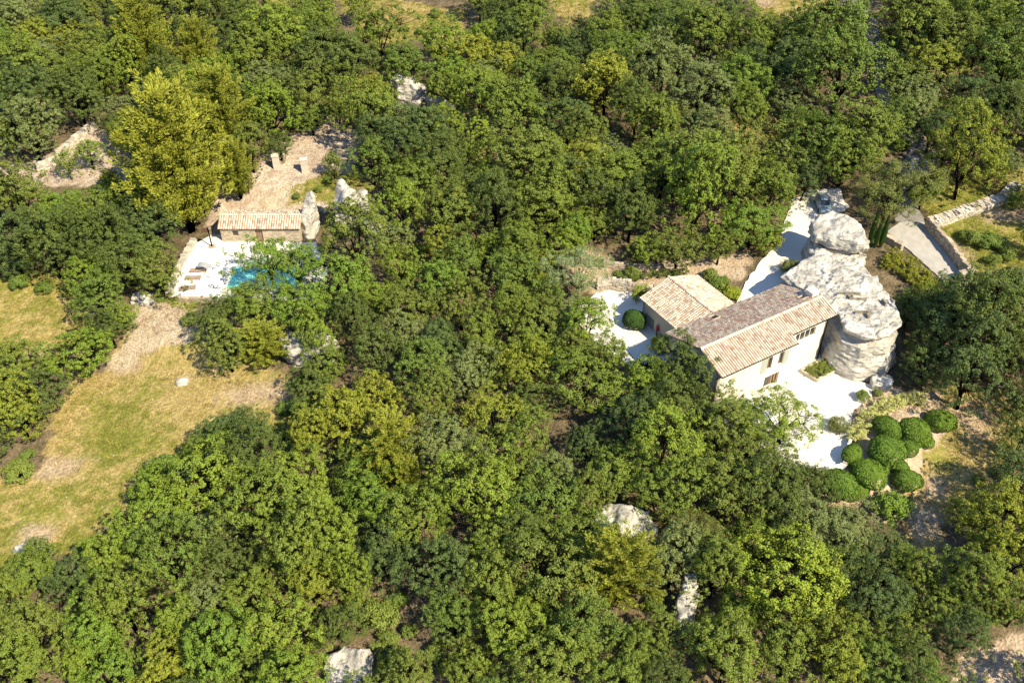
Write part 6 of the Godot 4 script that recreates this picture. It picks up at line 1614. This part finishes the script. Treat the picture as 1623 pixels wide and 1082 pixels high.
func build_small() -> void:
	lounger(Vector3(-40.5, 0.43, -99.3), PI, "wooden sun lounger with grey shade canopy on the white pool terrace", true, 0.5)
	lounger(Vector3(-40.7, 0.43, -97.7), PI, "brown wooden sun lounger lying flat on the white pool terrace", false, 0.12)
	lounger(Vector3(-40.8, 0.43, -95.5), PI + 0.2, "brown wooden sun lounger lying flat on the white pool terrace", false, 0.12)
	# post with lamp box on a round base
	var t := thing("shower_post", "dark brown post with a box head on a round stone base", "post", Vector3(-40.1, 0.42, -105.0))
	var b := MB.new()
	b.lathe(Vector3.ZERO, [[0.0, 0.09], [0.46, 0.09], [0.5, 0.06], [0.5, 0.0]], Color(0.42, 0.33, 0.25), 20)
	obj("base", b, M.stone, t)
	var p := MB.new()
	p.tube([Vector3(0, 0.05, 0), Vector3(0, 3.0, 0)], [0.09, 0.08], Color.WHITE, 10, true)
	obj("post", p, M.dark_wood, t)
	var h := MB.new()
	h.box(Vector3(-0.75, 2.35, -0.16), Vector3(-0.09, 2.85, 0.16), Color.WHITE)
	obj("box_head", h, M.dark_wood, t)
	# gate pillars of the forecourt
	for q in [[-34.27, -121.92], [-30.08, -121.34]]:
		var g := thing("gate_pillar", "square pale stone gate pillar on the sandy forecourt", "pillar", on(q[0], q[1]), 0.1, "gate pillars of the sandy forecourt")
		var s := MB.new()
		for r in 6:
			var f := rng.randf_range(0.9, 1.06)
			var j := rng.randf_range(-0.02, 0.02)
			s.box(Vector3(-0.45 + j, -0.4 + r * 0.4, -0.4), Vector3(0.45 + j, -0.012 + r * 0.4, 0.4), Color(0.62 * f, 0.56 * f, 0.46 * f))
		obj("shaft", s, M.stone, g)
		var c := MB.new()
		c.box(Vector3(-0.52, 2.0, -0.47), Vector3(0.52, 2.16, 0.47), Color(0.66, 0.6, 0.5))
		obj("cap", c, M.stone, g)
	# parasol on the house terrace
	var ps := thing("parasol", "white parasol standing on the gravel terrace below the farmhouse", "parasol", on(26.6, -71.4, 0.06))
	var pole := MB.new()
	pole.tube([Vector3(0, 0, 0), Vector3(0, 2.75, 0)], [0.025, 0.025], Color(0.6, 0.56, 0.5), 8, true)
	obj("pole", pole, M.plain, ps)
	var bs := MB.new()
	bs.lathe(Vector3.ZERO, [[0.03, 0.14], [0.2, 0.12], [0.32, 0.06], [0.32, 0.0]], Color(0.5, 0.48, 0.44), 16)
	obj("base", bs, M.stone, ps)
	var cn := MB.new()
	for i in 8:
		var a := TAU * i / 8.0
		var bb := TAU * (i + 1) / 8.0
		var e0 := Vector3(cos(a) * 1.5, 2.15, sin(a) * 1.5)
		var e1 := Vector3(cos(bb) * 1.5, 2.15, sin(bb) * 1.5)
		cn.tri(Vector3(0, 2.75, 0), e0, e1, Color.WHITE)
		cn.quad(e0, e1, e1 - Vector3(0, 0.14, 0), e0 - Vector3(0, 0.14, 0), Color.WHITE)
	obj("canopy", cn, M.white_fabric, ps)
	# leaning wooden post by the field
	var w := thing("wooden_post", "weathered leaning wooden post at the top of the dry field", "post", on(-45.9, -95.4))
	var wp := MB.new()
	wp.tube([Vector3(0, -0.3, 0), Vector3(-0.5, 1.9, -0.1)], [0.13, 0.11], Color(0.27, 0.2, 0.15), 8, true)
	obj("shaft", wp, M.bark, w)
	# raised planting bed on the house terrace
	var bed := thing("raised_planter", "raised stone-edged planting bed full of green herbs beside the outcrop foot", "planter", on(35.3, -81.2))
	var o := on(35.3, -81.2)
	var k := MB.new()
	var pts := [[33.2, -81.0], [36.3, -83.0], [37.3, -81.2], [34.6, -79.4]]
	for i in pts.size():
		var a := Vector2(pts[i][0], pts[i][1])
		var bq := Vector2(pts[(i + 1) % pts.size()][0], pts[(i + 1) % pts.size()][1])
		var d := (bq - a).normalized()
		var nn := d.orthogonal() * 0.12
		var q := []
		for y in [-0.3, 0.5]:
			for e in [a - nn, a + nn, bq + nn, bq - nn]: q.append(Vector3(e.x, o.y + y, e.y) - o)
		if (q[1] - q[0]).cross(q[2] - q[0]).y < 0.0: q = [q[3], q[2], q[1], q[0], q[7], q[6], q[5], q[4]]
		k.hexa(q, Color(0.6, 0.52, 0.4))
	obj("kerb", k, M.stone, bed)
	var so := MB.new()
	so.quad(Vector3(pts[0][0], o.y + 0.4, pts[0][1]) - o, Vector3(pts[1][0], o.y + 0.4, pts[1][1]) - o, Vector3(pts[2][0], o.y + 0.4, pts[2][1]) - o, Vector3(pts[3][0], o.y + 0.4, pts[3][1]) - o, Color(0.2, 0.14, 0.09))
	obj("soil", so, M.ground, bed)
	var hb := MB.new()
	for i in 90:
		var u := rng.randf()
		var v := rng.randf()
		var c2 := Vector2(pts[0][0], pts[0][1]).lerp(Vector2(pts[1][0], pts[1][1]), u).lerp(Vector2(pts[3][0], pts[3][1]).lerp(Vector2(pts[2][0], pts[2][1]), u), v)
		var f := rng.randf_range(0.7, 1.2)
		tuft(hb, Vector3(c2.x, o.y + 0.5 + rng.randf() * 0.2, c2.y) - o, Vector3.UP, rng.randf_range(0.12, 0.26), 40, 0.13, Color(f, f, f * 0.9), 0.25)
	obj("herbs", hb, M.scrub[0], bed)

func build_planting() -> void:
	rng.seed = 5
	hedge("variegated_hedge", "cream and yellow variegated hedge curving above the topiary balls", [[35.9, -69.45], [37.34, -71.71], [38.9, -73.43], [41.25, -75.08], [44.1, -76.16], [46.08, -76.98]], 1.7, 1.6, M.variegated, 34, 0.15)
	hedge("terrace_hedge", "variegated creeping hedge along the pool terrace lip", [[-44.38, -93.28], [-41.85, -92.54], [-38.78, -91.3]], 1.1, 0.9, M.yellow[0], 34, 0.14)
	hedge("climbing_vine", "yellow-green vine climbing the corner of the garage wing", [[15.02, -93.37], [15.91, -94.37], [16.96, -95.38]], 0.6, 3.2, M.vivid[0], 34, 0.16)
	hedge("vine_hedge", "yellow-green vine hedge along the far side of the garage wing", [[25.8, -97.92], [27.08, -95.99], [28.16, -93.98]], 0.9, 1.2, M.vivid[0], 34, 0.16)
	hedge("creeping_juniper", "wide amber-green spreading juniper on the bank beside the lane", [[48.65, -101.68], [50.41, -100.54], [51.93, -98.74], [52.63, -96.19]], 3.6, 1.7, M.amber, 40, 0.15)
	hedge("lane_scrub", "low green scrub on the bank under the spreading juniper", [[48.88, -95.18], [52.02, -93.62]], 2.2, 1.2, M.scrub[1], 36, 0.16)
	hedge("outcrop_bush", "small yellow-green bush rooted at the edge of the raised planter", [[37.14, -82.52], [37.68, -81.21]], 0.8, 1.2, M.vivid[0], 34, 0.14)
	hedge("rock_scrub", "small olive scrub growing in a ledge of the outcrop", [[44.96, -103.41], [45.63, -103.51]], 0.5, 5.4, M.olive[0], 10, 0.14)
	hedge("broom_patch", "yellow flowering broom beside the dry field boulder", [[-35.54, -69.14], [-34.27, -69.62], [-33.56, -70.31]], 1.6, 1.3, M.gold[0], 34, 0.14)
	hedge("scrub_patch", "olive low scrub round the cracked rock slab", [[-12.27, -48.79], [-10.98, -47.31], [-11.42, -45.85]], 1.8, 1.3, M.scrub[0], 36, 0.15)
	hedge("bank_hedge", "mixed green hedge on the bank behind the courtyard", [[14.11, -98.32], [18.74, -99.55], [22.84, -99.86]], 1.0, 1.2, M.dark[0], 36, 0.17)
